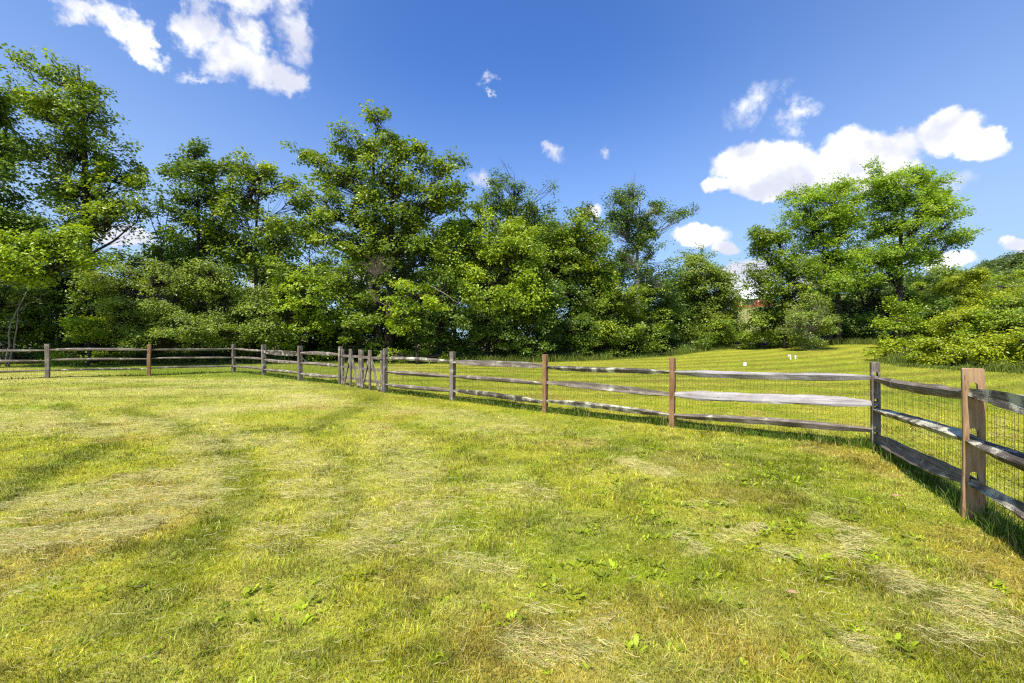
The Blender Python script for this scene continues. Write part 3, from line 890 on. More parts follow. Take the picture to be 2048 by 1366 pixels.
def gate(s0, s1, label, sh=0.0):
    p = gA + gd * s0; z = min(gzf(*p), gzf(*(gA + gd * s1))) + .03; w = s1 - s0
    g_ = empty('wooden_gate', (p[0], p[1], z), gang)
    tag(g_, label, 'gate', 'leaves of the wooden double gate')
    def piece(nm, c, size, rot=0.0):
        mb = MB(); mb.box((0, 0, 0), size)
        o = mb.build(nm, WOOD, g_); o.location = c; o.rotation_euler = (0, rot, 0)
        for v in o.data.vertices: v.co.x += .004 * math.sin(v.co.z * 9 + c[0] * 5)
        return o
    H = 1.17
    for xx in (.05, w - .05): piece('stile', (xx, 0, H / 2 - .02), (.095, .07, H))
    for zz in (.93, .58, .24): piece('rail', (w / 2, -.01, zz), (w - .18, .045, .075))
    mb = MB()
    pts = [(-.04, .0), (.04, .0), (.05, .9), (.085, 1.0), (.06, 1.17), (-.06, 1.17), (-.085, 1.0), (-.05, .9)]
    # centre picket, swelling towards a tapered head
    V = []
    for yy in (-.022, .022):
        for a_, b_ in pts: V.append((a_, yy, b_))
    Qd = [[i, (i + 1) % 8, 8 + (i + 1) % 8, 8 + i] for i in range(8)]
    Qd += [[0, 7, 2, 1], [7, 6, 3, 2], [6, 5, 4, 3], [8, 9, 10, 15], [15, 10, 11, 14], [14, 11, 12, 13]]
    mb.add(V, Qd); o = mb.build('picket', WOOD, g_); o.location = (w / 2 + sh, -.062, -.01)
    for sgn in (-1, 1):
        L = math.hypot(w * .40, 1.0)
        a_ = math.atan2(w * .36, .98)
        mb = MB(); mb.box((0, 0, 0), (.075, .035, L * .95)); o = mb.build('brace', WOOD, g_)
        o.location = (w / 2 + sh + sgn * w * .20, -.052, .50); o.rotation_euler = (0, -sgn * a_, 0)
    for zz in (.9,):
        mb = MB(); mb.box((0, 0, 0), (.22, .01, .03)); o = mb.build('hinge', WIRE, g_)
        o.location = (.02 if s0 < 1 else w - .02, -.045, zz)
    return g_


gate(.12, gL / 2 - .01, 'left leaf of the weathered A braced gate, hung on the back left fence', .09)
gate(gL / 2 + .01, gL - .12, 'right leaf of the weathered A braced gate, next to the fence with wire mesh')
p0 = pz('f', .9); p1 = pz('f', .60) + (pz('g', .6) - pz('f', .6)).normalized() * .45
mb = MB(); mb.tube([tuple(p0 - Vector(FL.location)), tuple(p1 - Vector(FL.location))], [.008, .008], 5); mb.build('brace_wire', CABLE, FL)

# tall grass left uncut beneath the fence
def fence_tufts():
    parts = []
    runs = [('b', 'c', 500, .6), ('c', 'd', 600, .7), ('a', 'b', 500, .6), ('d', 'e', 900, .8), ('e', 'f', 1000, 1), ('f', 'g', 900, 1), ('g', 'h', 350, .6),
            ('h', 'i', 1500, .9), ('i', 'j', 2200, 1.0), ('j', 'k', 3000, 1.1), ('k', 'l', 4200, 1.25), ('l', 'm', 4200, 1.0), ('m', 'n', 3500, 1.0)]
    for a_, b_, n, s in runs:
        A = np.array(POST[a_][:2]); B = np.array(POST[b_][:2]); t = (B - A) / np.linalg.norm(B - A); nn = np.array([-t[1], t[0]])
        if nn @ (-(A + B) / 2) > 0: nn = -nn
        u = rng.random(n); off = rng.normal(.09, .07, n)
        x = A[0] + (B - A)[0] * u + nn[0] * off; y = A[1] + (B - A)[1] * u + nn[1] * off
        d = np.hypot(x, y)
        cl_ = sstep(fbm(x, y, 2.2, 71, 3), .3, .7)
        h = s * (.05 + .13 * cl_ * rng.random(n) ** 1.3 + .05 * rng.random(n)); w = .003 + .0006 * d
        c = np.array([.10, .175, .014]) * rng.lognormal(0, .3, n)[:, None]
        st = rng.random(n) < .13; c[st] = C_DRY * .9
        parts.append(blades('t', x, y, h, w, c, .35, segs=2))
    # rougher growth and long grass along the edge of the woods
    n = 26000
    ex = [p_[0] for p_ in EDGE]; ey = [p_[1] for p_ in EDGE]
    seg = rng.integers(1, len(EDGE) - 2, n); u = rng.random(n)
    ax = np.array(ex)[seg]; ay = np.array(ey)[seg]; bx = np.array(ex)[seg + 1]; by = np.array(ey)[seg + 1]
    x = ax + (bx - ax) * u + rng.normal(0, .35, n); y = ay + (by - ay) * u + rng.normal(0, .45, n)
    cl_ = sstep(fbm(x, y, .8, 72, 3), .35, .7)
    h = .10 + .55 * cl_ * rng.random(n); w = .02 + .012 * rng.random(n)
    c = np.array([.155, .20, .030]) * rng.lognormal(0, .35, n)[:, None]
    parts.append(blades('t', x, y, h, w, c, .3, segs=2))
    V, Qd, Td, cc = join(parts)
    o = mk_mesh('long_grass', V, Qd, Td, GRASS, None, {'lawn': ('FLOAT_COLOR', cc)})
    tag(o, 'long uncut grass under the fences and along the wood edge', 'grass', kind='stuff')


fence_tufts()

# dry leaves on the lawn
def dry_leaf(px, py, s, rz, label):
    x, y = px2g(px, py); z = gzf(x, y) + .045
    V = []; 
    for i in range(7):
        u_ = i / 6; w = math.sin(math.pi * min(1, u_ * .95 + .03)) * .17 * s
        for q in (-1, 0, 1): V.append(((u_ - .5) * s, q * w * (1 + .12 * math.sin(i * 3 + q)), .14 * s * (abs(q) * .8 + math.sin(u_ * 3) * .5)))
    Qd = [[i * 3 + q, i * 3 + q + 1, i * 3 + q + 4, i * 3 + q + 3] for i in range(6) for q in range(2)]
    o = mk_mesh('dry_leaf', np.array(V), Qd, None, DRYLEAF)
    md = o.modifiers.new('thick', 'SOLIDIFY'); md.thickness = .0015
    o.location = (x, y, z); o.rotation_euler = (R(25), R(-15), rz)
    tag(o, label, 'leaf', 'dry leaves on the lawn')


dry_leaf(1793, 1003, .085, R(-60), 'curled brown dry leaf on the lawn left of the tan post')
dry_leaf(1585, 1200, .065, R(-50), 'pale brown dry leaf in the lower right of the lawn')


# ------------------------------------------------------------------ trees
def leaves_mesh(C0, N0, n_leaf, spread, L, Wd, flat, seed_t, droop=.12, star=False):
    """leaf quads round cluster centres C0 with outward directions N0"""
    k = len(C0); n = k * n_leaf
    c = np.repeat(C0, n_leaf, 0); o = np.repeat(N0, n_leaf, 0)
    off = rng.normal(0, 1, (n, 3)); rr_ = np.abs(rng.random(n)) ** (1 / 2.2)
    off = off / (np.linalg.norm(off, axis=1)[:, None] + 1e-9) * rr_[:, None]
    sp = np.repeat(spread, n_leaf)[:, None]
    # sprays stretch outwards and lie in loose horizontal layers
    lay = np.array([1, 1, flat])
    p = c + off * lay * sp + o * (np.abs(off[:, :1]) * sp * .25)
    p[:, 2] -= droop * sp[:, 0] * (off[:, 0] ** 2 + off[:, 1] ** 2)
    az = np.arctan2(off[:, 1] + o[:, 1] * .5, off[:, 0] + o[:, 0] * .5) + rng.normal(0, .9, n)
    pit = rng.normal(-.30, .40, n)
    a = np.stack([np.cos(az) * np.cos(pit), np.sin(az) * np.cos(pit), np.sin(pit)], -1)
    nrm = np.stack([rng.normal(0, .6, n), rng.normal(0, .6, n), np.full(n, .75)], -1) + o * .8
    b = np.cross(nrm, a); b /= np.linalg.norm(b, axis=1)[:, None] + 1e-9
    nn = np.cross(a, b)
    s = rng.uniform(.6, 1.25, n)[:, None]
    l_ = L * s; w_ = Wd * s * .5
    m_ = p + a * l_ * .45
    V = np.stack([p, m_ - b * w_ + nn * w_ * .35, p + a * l_, m_ + b * w_ + nn * w_ * .35], 1)
    i = np.arange(n) * 4
    Qd = np.stack([i, i + 1, i + 2, i + 3], -1)
    ct = np.repeat(rng.normal(0, 1, k), n_leaf)
    tint = np.clip(.42 + .17 * ct + .17 * rng.normal(0, 1, n) + (0 if seed_t is None else np.repeat(seed_t, n_leaf)), 0, 1)
    tint = np.repeat(tint, 4)
    return V.reshape(-1, 3), Qd, tint


def twig_batch(mb, P0, P1, r0, r1, bend=.15):
    k = len(P0)
    if not k: return
    M = (P0 + P1) / 2 + rng.normal(0, bend, (k, 3)) * np.linalg.norm(P1 - P0, axis=1)[:, None] * .5
    V = []
    for Pp, rr_ in ((P0, r0), (M, (r0 + r1) / 2), (P1, r1)):
        for q in range(3):
            a_ = q * 2.0944
            d_ = P1 - P0; d_ = d_ / (np.linalg.norm(d_, axis=1)[:, None] + 1e-9)
            s_ = np.cross(d_, np.array([.31, .17, .93])); s_ /= np.linalg.norm(s_, axis=1)[:, None] + 1e-9
            u_ = np.cross(d_, s_)
            V.append(Pp + (s_ * math.cos(a_) + u_ * math.sin(a_)) * np.asarray(rr_).reshape(-1, 1))
    V = np.stack(V, 1)
    i = np.arange(k) * 9
    Qd = [np.stack([i + 3 * s + q, i + 3 * s + (q + 1) % 3, i + 3 * s + 3 + (q + 1) % 3, i + 3 * s + 3 + q], -1) for s in range(2) for q in range(3)]
    mb.add(V.reshape(-1, 3), np.concatenate(Qd))


LAI = 2.25


def tree(name, label, px, dist, lobes, mat=None, bark=None, cat='tree', group=None, leaf=.19, ratio=.62, lai=2.6, trunk_r=.15, shell=.35,
         cl_size=.46, flat=.8, base_py=None, multi=1, trunk_part=True, wild=0, top_z=None, lean=0.0, nl=26):
    """a tree whose crown is a set of lobes (px, py, rx, ry[, depth offset[, density]]) seen at distance dist"""
    mat = mat or L_MID; bark = bark or BARK
    X0 = (px - 1024) / 910 * dist; Y0 = dist; Z0 = gzf(X0, Y0)
    root = empty(name, (X0, Y0, Z0)); tag(root, label, cat, group)
    mb = MB(); LV, LQ, LT = [], [], []; n0 = 0
    cz = []
    for lb in lobes:
        cx, cy, rx, ry = lb[:4]; dy = lb[4] if len(lb) > 4 else rng.uniform(-1, 1) * rx / 910 * dist * .5
        D_ = dist + dy; rx *= 1.08; ry *= 1.1
        cz.append((np.array([(cx - 1024) / 910 * D_ - X0, dy, EYE + (683 - cy) / 910 * D_ - Z0]), rx / 910 * D_, ry / 910 * D_, lb[5] if len(lb) > 5 else 1.0))
    topz = max(c[2] for c, _, _, _ in cz); minz = min(c[2] - r2 for c, _, r2, _ in cz)
    mean = sum(c * r1 * r2 for c, r1, r2, _ in cz) / sum(r1 * r2 for _, r1, r2, _ in cz)
    # trunk(s)
    trunks = []
    for q in range(multi):
        ox = (q - (multi - 1) / 2) * .9 + (rng.normal(0, .15) if multi > 1 else 0)
        tt = []; K = 9; ph = rng.uniform(0, 6, 2)
        tx = mean[0] + ox * 1.5
        for i in range(K + 1):
            s = i / K
            tt.append([ox * (1 - s) * .6 + tx * s ** 1.3 + .12 * math.sin(s * 6 + ph[0]) * s, mean[1] * s + .12 * math.sin(s * 5 + ph[1]) * s, -.2 + (topz * (.97 if multi == 1 else .85) + .2) * s])
        tt = np.array(tt); rad = trunk_r * (1 - .88 * np.linspace(0, 1, K + 1)) + .01
        rad[0] *= 1.35
        mb.tube(tt, rad, 8); trunks.append((tt, rad))
    for c, r1, r2, dens in cz:
        # limb to lobe
        tt, rad = trunks[rng.integers(0, multi)]
        z_att = max(minz * .6, min(c[2] - np.hypot(c[0] - mean[0], c[1]) * .55 - r2 * .3, topz * .9)); z_att = max(z_att, topz * .12)
        s = np.interp(z_att, tt[:, 2], np.arange(len(tt))); i0 = int(s); i1 = min(i0 + 1, len(tt) - 1); f = s - i0
        A = tt[i0] * (1 - f) + tt[i1] * f; r_a = (rad[i0] * (1 - f) + rad[i1] * f) * .42
        K = 6; B = c + np.array([0, 0, r2 * .25]); limb = []
        for i in range(K + 1):
            u_ = i / K
            p = A * (1 - u_) + B * u_; p = p + np.array([0, 0, -1.0]) * 0.12 * np.linalg.norm(B - A) * math.sin(math.pi * u_) + rng.normal(0, .035, 3) * np.linalg.norm(B - A) * (0 < i < K)
            limb.append(p)
        limb = np.array(limb)
        mb.tube(limb, np.linspace(max(r_a, .02), .014, K + 1), 6)
        # clusters of leaves
        la = leaf * leaf * ratio * .5
        n_leaves = lai * LAI * dens * math.pi * r1 * r2 / la
        k = max(6, int(n_leaves / nl))
        nsub = int(np.clip(6 + 4.5 * r1 * r2, 6, 34))
        ds = rng.normal(0, 1, (nsub, 3)); ds /= np.linalg.norm(ds, axis=1)[:, None]
        which = rng.integers(0, nsub, k); stint = rng.normal(0, .10, nsub)[which]
        d_ = ds[which] + rng.normal(0, .20, (k, 3)); d_ /= np.linalg.norm(d_, axis=1)[:, None]
        amp_ = rng.uniform(.62, 1.28, nsub)[which]; amp_ = amp_ + rng.normal(0, .06, k)
        rad_ = (shell + (1 - shell) * rng.random(k) ** .6)
        rad_ = rad_ * amp_; rad_ *= 1 + .10 * np.sin(d_[:, 0] * 5 + c[0]) * np.sin(d_[:, 2] * 6 + c[2] * 2 + d_[:, 1] * 4)
        Cc = c + d_ * rad_[:, None] * np.array([r1, (r1 + r2) / 2, r2])
        # leaf-free gaps
        gapn = vnoise(Cc[:, 0] * 1.0 + Cc[:, 1] * .7 + X0, Cc[:, 2] * 1.2 + Cc[:, 1] * .4, 1.1 / cl_size * .45, 5)
        keep = gapn > .24
        Cc = Cc[keep]; d_ = d_[keep]; rad_ = rad_[keep]; stint = stint[keep]; k = len(Cc)
        if k == 0: continue
        over = Cc[:, 2] > .15
        Cc = Cc[over]; d_ = d_[over]; rad_ = rad_[over]; stint = stint[over]; k = len(Cc)
        if k == 0: continue
        sp = cl_size * rng.uniform(.6, 1.25, k)
        V, Qd, tn = leaves_mesh(Cc, d_ * rad_[:, None], nl, sp, leaf, leaf * ratio, flat, stint)
        LV.append(V); LQ.append(Qd + n0); LT.append(tn); n0 += len(V)
        # twigs reach from the limb to each spray
        li = np.clip((rng.uniform(.25, 1, k) * K).astype(int), 0, K)
        P0 = limb[li]; twig_batch(mb, P0, Cc + d_ * sp[:, None] * .3, np.full(k, .016) + .010 * rng.random(k), np.full(k, .005))
    for w in range(wild):
        a0 = trunks[0][0][-1 - (w % 3)]; e_ = a0 + np.array([rng.normal(0, .8), rng.normal(0, .5), rng.uniform(.7, 1.8)])
        P0 = np.repeat(a0[None], 5, 0) + rng.random((5, 1)) * (e_ - a0) ; P1 = P0 + rng.normal(0, .35, (5, 3)) + np.array([0, 0, .5])
        twig_batch(mb, np.array([a0]), np.array([e_]), np.array([.02]), np.array([.006])); twig_batch(mb, P0, P1, np.full(5, .009), np.full(5, .004))
    if trunk_part: mb.build('trunk', bark, root, True)
    LV = np.concatenate(LV); LQ = np.concatenate(LQ); LT = np.concatenate(LT)
    mk_mesh('crown', LV, LQ, None, mat, root, {'tint': ('FLOAT', LT)})
    STAT.append((name, px, len(LQ)))
    return root


STAT = []
G_EDGE = 'trees at the edge of the woods'
# ---- front row, left to right
tree('deciduous_tree', 'tall dark tree cut off by the left edge of the photo', -40, 23,
     [(-45, 210, 50, 50), (-40, 290, 66, 50), (0, 330, 36, 26), (-50, 380, 60, 40), (20, 450, 70, 26), (-60, 440, 90, 50), (-40, 170, 30, 40), (0, 270, 30, 22)], L_DARK, group=G_EDGE, trunk_r=.24, leaf=.20)
tree('deciduous_tree', 'tallest tree on the left, its sparse bare twigged top leaning left', 185, 25.5,
     [(38, 112, 26, 14, 0, .45), (60, 150, 30, 22, 0, .5), (105, 150, 38, 30), (160, 165, 45, 32), (70, 210, 50, 42), (130, 220, 62, 48), (185, 225, 38, 38, 0, .8), (60, 285, 45, 38, 0, .8),
      (130, 300, 65, 48), (215, 300, 50, 38), (245, 345, 42, 36), (170, 370, 60, 44), (105, 360, 45, 34, 0, .7), (250, 400, 50, 36), (195, 430, 62, 42), (150, 450, 60, 35), (280, 430, 26, 20, 0, .6)],
     L_MID, group=G_EDGE, trunk_r=.30, leaf=.20, lai=1.45)
tree('deciduous_tree', 'yellow green maple spreading low boughs at the left edge', -70, 20.5,
     [(20, 495, 70, 34), (100, 490, 60, 30), (155, 515, 50, 28), (-60, 500, 80, 40), (50, 535, 70, 22), (140, 465, 36, 18)], L_BRIGHT, group=G_EDGE, trunk_r=.16, leaf=.16, lai=2.0)
tree('deciduous_tree', 'dark pointed tree with a straight trunk right of the tallest left tree', 395, 27,
     [(385, 300, 26, 22), (370, 335, 42, 30), (425, 340, 34, 30), (395, 385, 60, 42), (365, 430, 46, 40), (430, 430, 46, 40), (400, 480, 64, 42), (360, 520, 50, 30)],
     L_DARK, group=G_EDGE, trunk_r=.17, leaf=.20, lai=2.0)
tree('deciduous_tree', 'bright green tree with two rounded tops between the dark pointed tree and the broad tree', 510, 27.5,
     [(480, 330, 30, 24), (515, 345, 32, 26), (495, 385, 50, 40), (560, 370, 34, 28, 0, .7), (588, 400, 28, 30, 0, .7), (470, 430, 44, 42), (535, 440, 55, 42), (590, 460, 40, 36, 0, .7), (500, 490, 62, 42)],
     L_MID, group=G_EDGE, trunk_r=.15, leaf=.19, lai=1.9)
tree('deciduous_tree', 'broadest and tallest middle tree with wide arms, behind the gate', 765, 28.5,
     [(735, 218, 20, 12, 0, .8), (762, 232, 16, 14, 0, .8), (745, 250, 14, 20, 0, .7), (690, 285, 32, 26), (735, 290, 38, 32), (795, 275, 30, 26), (825, 305, 38, 32), (850, 330, 22, 20, 0, .8),
      (600, 300, 34, 20, 0, .8), (635, 320, 34, 22, 0, .8), (655, 350, 36, 24, 0, .8), (690, 345, 44, 34), (750, 350, 58, 42), (815, 360, 45, 36), (900, 330, 34, 26), (915, 360, 26, 22), (880, 375, 34, 26), (850, 405, 45, 30),
      (900, 400, 30, 24, 0, .8), (640, 395, 44, 32), (690, 420, 50, 36), (770, 420, 62, 46), (840, 450, 46, 32), (650, 450, 54, 36), (720, 490, 62, 40), (765, 548, 56, 30), (800, 500, 62, 42), (870, 500, 50, 30)],
     L_MID, group=G_EDGE, trunk_r=.34, leaf=.20, lai=1.75, wild=4, multi=2)
tree('deciduous_tree', 'thin topped tree with bare twigs just right of the broad middle tree', 1030, 32,
     [(998, 360, 20, 14, 0, .8), (985, 385, 36, 22, 0, .8), (1040, 385, 28, 20, 0, .8), (1100, 375, 16, 14, 0, .5), (960, 410, 30, 18, 0, .8), (1010, 420, 46, 28, 0, .8), (1075, 420, 36, 26, 0, .7), (1060, 460, 50, 36)],
     L_DARK, group=G_EDGE, trunk_r=.2, leaf=.16, lai=1.5, wild=5)
tree('deciduous_tree', 'dense bright rounded tree in the middle, full to the ground', 975, 30,
     [(940, 445, 34, 28), (990, 450, 44, 34), (1030, 470, 40, 34), (925, 490, 46, 36), (985, 500, 62, 44), (1050, 520, 50, 44), (915, 550, 56, 46), (985, 570, 66, 50), (1050, 590, 50, 45)],
     L_BRIGHT, group=G_EDGE, trunk_r=.18, leaf=.19, lai=2.8, shell=.5)
tree('deciduous_tree', 'small rounded dark tree top left of the tall slim tree', 1160, 33,
     [(1158, 432, 26, 20), (1160, 462, 40, 28), (1195, 475, 26, 24), (1120, 480, 34, 28), (1155, 510, 56, 40), (1110, 540, 50, 40), (1180, 560, 50, 40)],
     L_MID, group=G_EDGE, trunk_r=.17, leaf=.20, lai=2.4)
tree('deciduous_tree', 'tall slim tree with one long branch reaching right over the low cloud', 1275, 34,
     [(1235, 395, 24, 24), (1265, 385, 24, 16), (1250, 425, 42, 28), (1310, 415, 20, 22, 0, .8), (1300, 445, 36, 26, 0, .9), (1358, 430, 30, 14, 0, .5), (1382, 420, 14, 10, 0, .4), (1240, 465, 36, 34, 0, .8), (1290, 480, 36, 30, 0, .8),
      (1310, 510, 26, 26, 0, .7), (1255, 515, 36, 34, 0, .8), (1300, 560, 40, 34)], L_DARK, BARK_PALE, group=G_EDGE, trunk_r=.18, leaf=.15, lai=1.6, wild=3)
tree('deciduous_tree', 'light feathery tree left of the barn, in front of the low cloud', 1410, 42,
     [(1400, 515, 30, 18, 0, .6), (1385, 540, 42, 28), (1430, 550, 38, 30), (1365, 575, 40, 34), (1415, 590, 52, 40), (1440, 620, 40, 34), (1380, 630, 50, 40), (1420, 660, 60, 34), (1465, 655, 30, 24)],
     L_PALE, group=G_EDGE, trunk_r=.14, leaf=.19, lai=2.6)
# ---- lower layer of saplings and shrubs along the wood's edge
G_LOW = 'saplings and shrubs below the wood edge trees'
LOW = [
    ('pale small leaved shrub tree in wide layers behind the left fence', 290, 24, [(240, 555, 66, 24), (320, 560, 66, 28), (270, 590, 84, 26), (350, 605, 66, 28), (240, 625, 70, 24), (310, 640, 84, 24), (380, 650, 60, 30), (250, 665, 66, 20), (340, 672, 76, 20)], L_PALE, .115),
    ('dark sapling in deep shade behind the leftmost post', 120, 25, [(70, 570, 66, 36), (130, 560, 60, 40), (60, 625, 60, 30), (190, 580, 50, 36)], L_DARK, .15),
    ('bright green low sapling above the top rail left of the first brown post', 175, 22.5, [(160, 655, 36, 18), (190, 645, 36, 18), (150, 675, 26, 12)], L_BRIGHT, .13),
    ('round pale bush left of the back corner post', 425, 25, [(430, 560, 56, 36), (450, 600, 50, 36), (410, 620, 50, 34), (440, 660, 54, 28)], L_PALE, .12),
    ('round yellowish bush behind the back corner post', 515, 26, [(520, 600, 50, 34), (500, 640, 48, 34), (540, 650, 40, 30), (470, 670, 40, 20), (555, 680, 34, 14)], L_PALE, .13),
    ('bright maple sapling with boughs over the fence between corner and gate', 600, 26.5, [(590, 545, 54, 34), (560, 585, 42, 28), (625, 590, 50, 34), (590, 630, 50, 32), (640, 640, 40, 30), (580, 680, 36, 16)], L_BRIGHT, .17),
    ('mid green maple sapling just left of the gate', 690, 27, [(680, 555, 46, 34), (710, 590, 42, 32), (670, 610, 40, 30), (720, 640, 40, 34), (720, 680, 34, 20)], L_MID, .17),
    ('vivid yellow green maple boughs right of the dead brown branch', 835, 26, [(800, 572, 26, 20), (825, 590, 42, 22), (855, 605, 36, 18), (810, 605, 26, 18), (800, 640, 40, 28)], L_BRIGHT, .17),
    ('dark green sapling behind the fence right of the gate', 880, 28, [(880, 590, 46, 40), (905, 630, 44, 36), (860, 650, 46, 30), (900, 680, 40, 24)], L_DARK, .16),
    ('low shaded bush behind the bulging plank rail', 975, 29, [(970, 640, 50, 34), (960, 680, 46, 28), (1010, 670, 36, 30)], L_DARK, .15),
    ('broad bush behind the first brown post right of the gate', 1085, 30, [(1070, 620, 50, 36), (1110, 600, 44, 36), (1090, 660, 60, 34), (1050, 690, 44, 24)], L_DARK, .16),
    ('large rounded shrub sloping to the lawn below the slim tree', 1240, 33, [(1200, 600, 56, 32), (1250, 595, 50, 30), (1180, 650, 60, 36), (1240, 650, 66, 40), (1290, 650, 44, 34), (1200, 690, 70, 22), (1270, 690, 60, 22)], L_MID, .15),
    ('dark shrub between the large rounded shrub and the feathery tree', 1345, 37, [(1330, 590, 40, 34), (1340, 630, 44, 34), (1330, 675, 50, 26), (1380, 690, 40, 16)], L_DARK, .16),
    ('low green shrub at the foot of the feathery tree', 1440, 38.5, [(1430, 660, 44, 26), (1460, 680, 36, 18), (1400, 685, 40, 18)], L_MID, .15),
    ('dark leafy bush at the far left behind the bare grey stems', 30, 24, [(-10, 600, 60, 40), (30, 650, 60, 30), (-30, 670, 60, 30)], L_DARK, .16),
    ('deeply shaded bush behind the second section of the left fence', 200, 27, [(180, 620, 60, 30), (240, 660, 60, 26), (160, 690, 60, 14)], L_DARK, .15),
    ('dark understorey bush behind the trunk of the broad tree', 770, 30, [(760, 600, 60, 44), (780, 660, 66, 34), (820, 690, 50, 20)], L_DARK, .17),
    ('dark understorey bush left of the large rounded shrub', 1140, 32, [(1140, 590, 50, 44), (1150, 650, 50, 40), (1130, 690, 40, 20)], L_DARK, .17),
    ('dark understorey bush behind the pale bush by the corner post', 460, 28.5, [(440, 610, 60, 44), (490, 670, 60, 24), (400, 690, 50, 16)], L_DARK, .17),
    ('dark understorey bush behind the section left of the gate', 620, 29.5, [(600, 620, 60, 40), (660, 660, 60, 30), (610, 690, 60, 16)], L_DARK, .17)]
for lab, px_, dist_, lobes_, mat_, lf_ in LOW:
    gp = 683 + (EYE - gzf((px_ - 1024) / 910 * dist_, dist_)) * 910 / dist_
    ex_ = [(px_ + o_, gp - 15, 40, 12, 1.2) for o_ in (-38, 2, 40)] if dist_ < 34 else []
    lobes_ = lobes_ + ex_
    tree('understorey_shrub', lab, px_, dist_, lobes_, mat_, cat='shrub', group=G_LOW, leaf=lf_, lai=1.75, trunk_r=.07, cl_size=.42, shell=.4, flat=.55)

# ---- second rank of trees deeper in the wood
G_BACK = 'trees deeper in the woods'
BACKS = [(-40, 30, 440), (70, 31, 455), (180, 32, 500), (300, 33, 505), (400, 32, 500), (520, 34, 480), (620, 35, 500), (720, 34, 480), (820, 36, 500),
         (910, 36, 480), (1010, 38, 470), (1100, 38, 480), (1190, 40, 510), (1290, 42, 560), (1370, 45, 590)]
bl = ['beyond the yellow green maple', 'behind the tallest left tree', 'left of the sky gap', 'under the sky gap between the left trees', 'behind the dark pointed tree',
      'behind the tree with two rounded tops', 'between the two topped tree and the broad tree', 'behind the left arm of the broad tree', 'behind the right arm of the broad tree',
      'left of the dense bright tree', 'behind the dense bright tree', 'behind the thin topped tree', 'behind the small rounded dark top', 'behind the tall slim tree', 'behind the feathery tree']
bl[0] = 'beyond the left edge maple'
for (bx_, bd_, bt_), bt2 in zip(BACKS, bl):
    bt_ -= 38 if bx_ > 350 and bx_ < 1200 else 12
    L_ = []
    for k in range(9):
        yy = bt_ + 30 + k * (695 - bt_ - 30) / 8
        L_.append((bx_ + rng.uniform(-42, 42), yy, rng.uniform(46, 66), rng.uniform(30, 42)))
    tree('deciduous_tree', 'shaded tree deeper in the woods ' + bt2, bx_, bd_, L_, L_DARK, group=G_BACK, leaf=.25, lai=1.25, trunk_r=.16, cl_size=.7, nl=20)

# ---- group of trees on the right
G_R = 'group of trees on the mound'
tree('ash_tree', 'left tree of the mound group, darker, leaning over the barn', 1570, 35,
     [(1535, 465, 34, 24), (1510, 490, 28, 20, 0, .8), (1560, 490, 42, 32), (1535, 530, 46, 32), (1590, 540, 46, 36), (1545, 575, 44, 28, 0, .8), (1590, 590, 44, 36), (1510, 560, 26, 20, 0, .6)], L_MID, group=G_R, trunk_r=.15, leaf=.19, lai=2.0)
tree('ash_tree', 'middle tree of the mound group with an open fan of branches', 1668, 35.5,
     [(1605, 385, 30, 18, 0, .7), (1640, 375, 34, 20), (1690, 370, 34, 20), (1600, 420, 38, 28), (1655, 415, 50, 34), (1705, 410, 40, 34), (1620, 460, 48, 32), (1680, 465, 54, 36), (1640, 505, 52, 34), (1700, 520, 46, 34), (1660, 555, 50, 30)],
     L_ASH, group=G_R, trunk_r=.2, leaf=.19, ratio=.5, lai=1.7, multi=2)
tree('ash_tree', 'right and tallest tree of the mound group, bright with long boughs to the right', 1795, 34,
     [(1745, 340, 12, 18), (1745, 375, 26, 24), (1780, 360, 30, 22), (1835, 350, 34, 20), (1870, 370, 34, 22), (1760, 400, 40, 32), (1820, 395, 48, 34), (1880, 410, 40, 28), (1915, 430, 26, 20, 0, .8), (1925, 470, 22, 18, 0, .7), (1775, 450, 48, 34),
      (1840, 450, 48, 34), (1890, 470, 36, 22, 0, .8), (1800, 500, 50, 32), (1750, 505, 40, 30), (1860, 500, 36, 20, 0, .7), (1770, 545, 46, 26)],
     L_ASH, group=G_R, trunk_r=.26, leaf=.19, ratio=.5, lai=1.9)
tree('deciduous_tree', 'dark tree in shade behind the mound group', 1740, 39,
     [(1700, 560, 50, 40), (1760, 580, 60, 40), (1650, 590, 50, 40), (1720, 630, 70, 40), (1800, 610, 50, 40), (1640, 650, 50, 34)], L_DARK, group=G_R, trunk_r=.16, leaf=.24, lai=1.5)
tree('understorey_shrub', 'pale open small tree on the mound under the middle tree', 1625, 33,
     [(1620, 620, 36, 22), (1600, 645, 34, 20), (1645, 645, 38, 22), (1620, 668, 40, 16), (1590, 665, 22, 14)], L_PALE, BARK_PALE, 'shrub', G_R, leaf=.13, lai=1.7, trunk_r=.05, cl_size=.4, multi=3)
tree('understorey_shrub', 'bright arching shrub below the right mound tree', 1800, 31,
     [(1805, 620, 30, 18), (1785, 640, 30, 18), (1815, 655, 30, 20), (1800, 680, 36, 16)], L_BRIGHT, cat='shrub', group=G_R, leaf=.16, lai=1.8, trunk_r=.05, cl_size=.4)
tree('understorey_shrub', 'shaded dark shrub right of the bright arching shrub', 1868, 32.5,
     [(1865, 625, 40, 30), (1850, 660, 40, 26), (1885, 665, 34, 22)], L_DARK, cat='shrub', group=G_R, leaf=.19, lai=2.2, trunk_r=.06)
tree('understorey_shrub', 'dark shrub below the left mound tree', 1540, 36,
     [(1540, 620, 40, 30), (1520, 655, 36, 26), (1560, 665, 36, 22), (1500, 680, 26, 14)], L_MID, cat='shrub', group=G_R, leaf=.16, lai=2.2, trunk_r=.06)
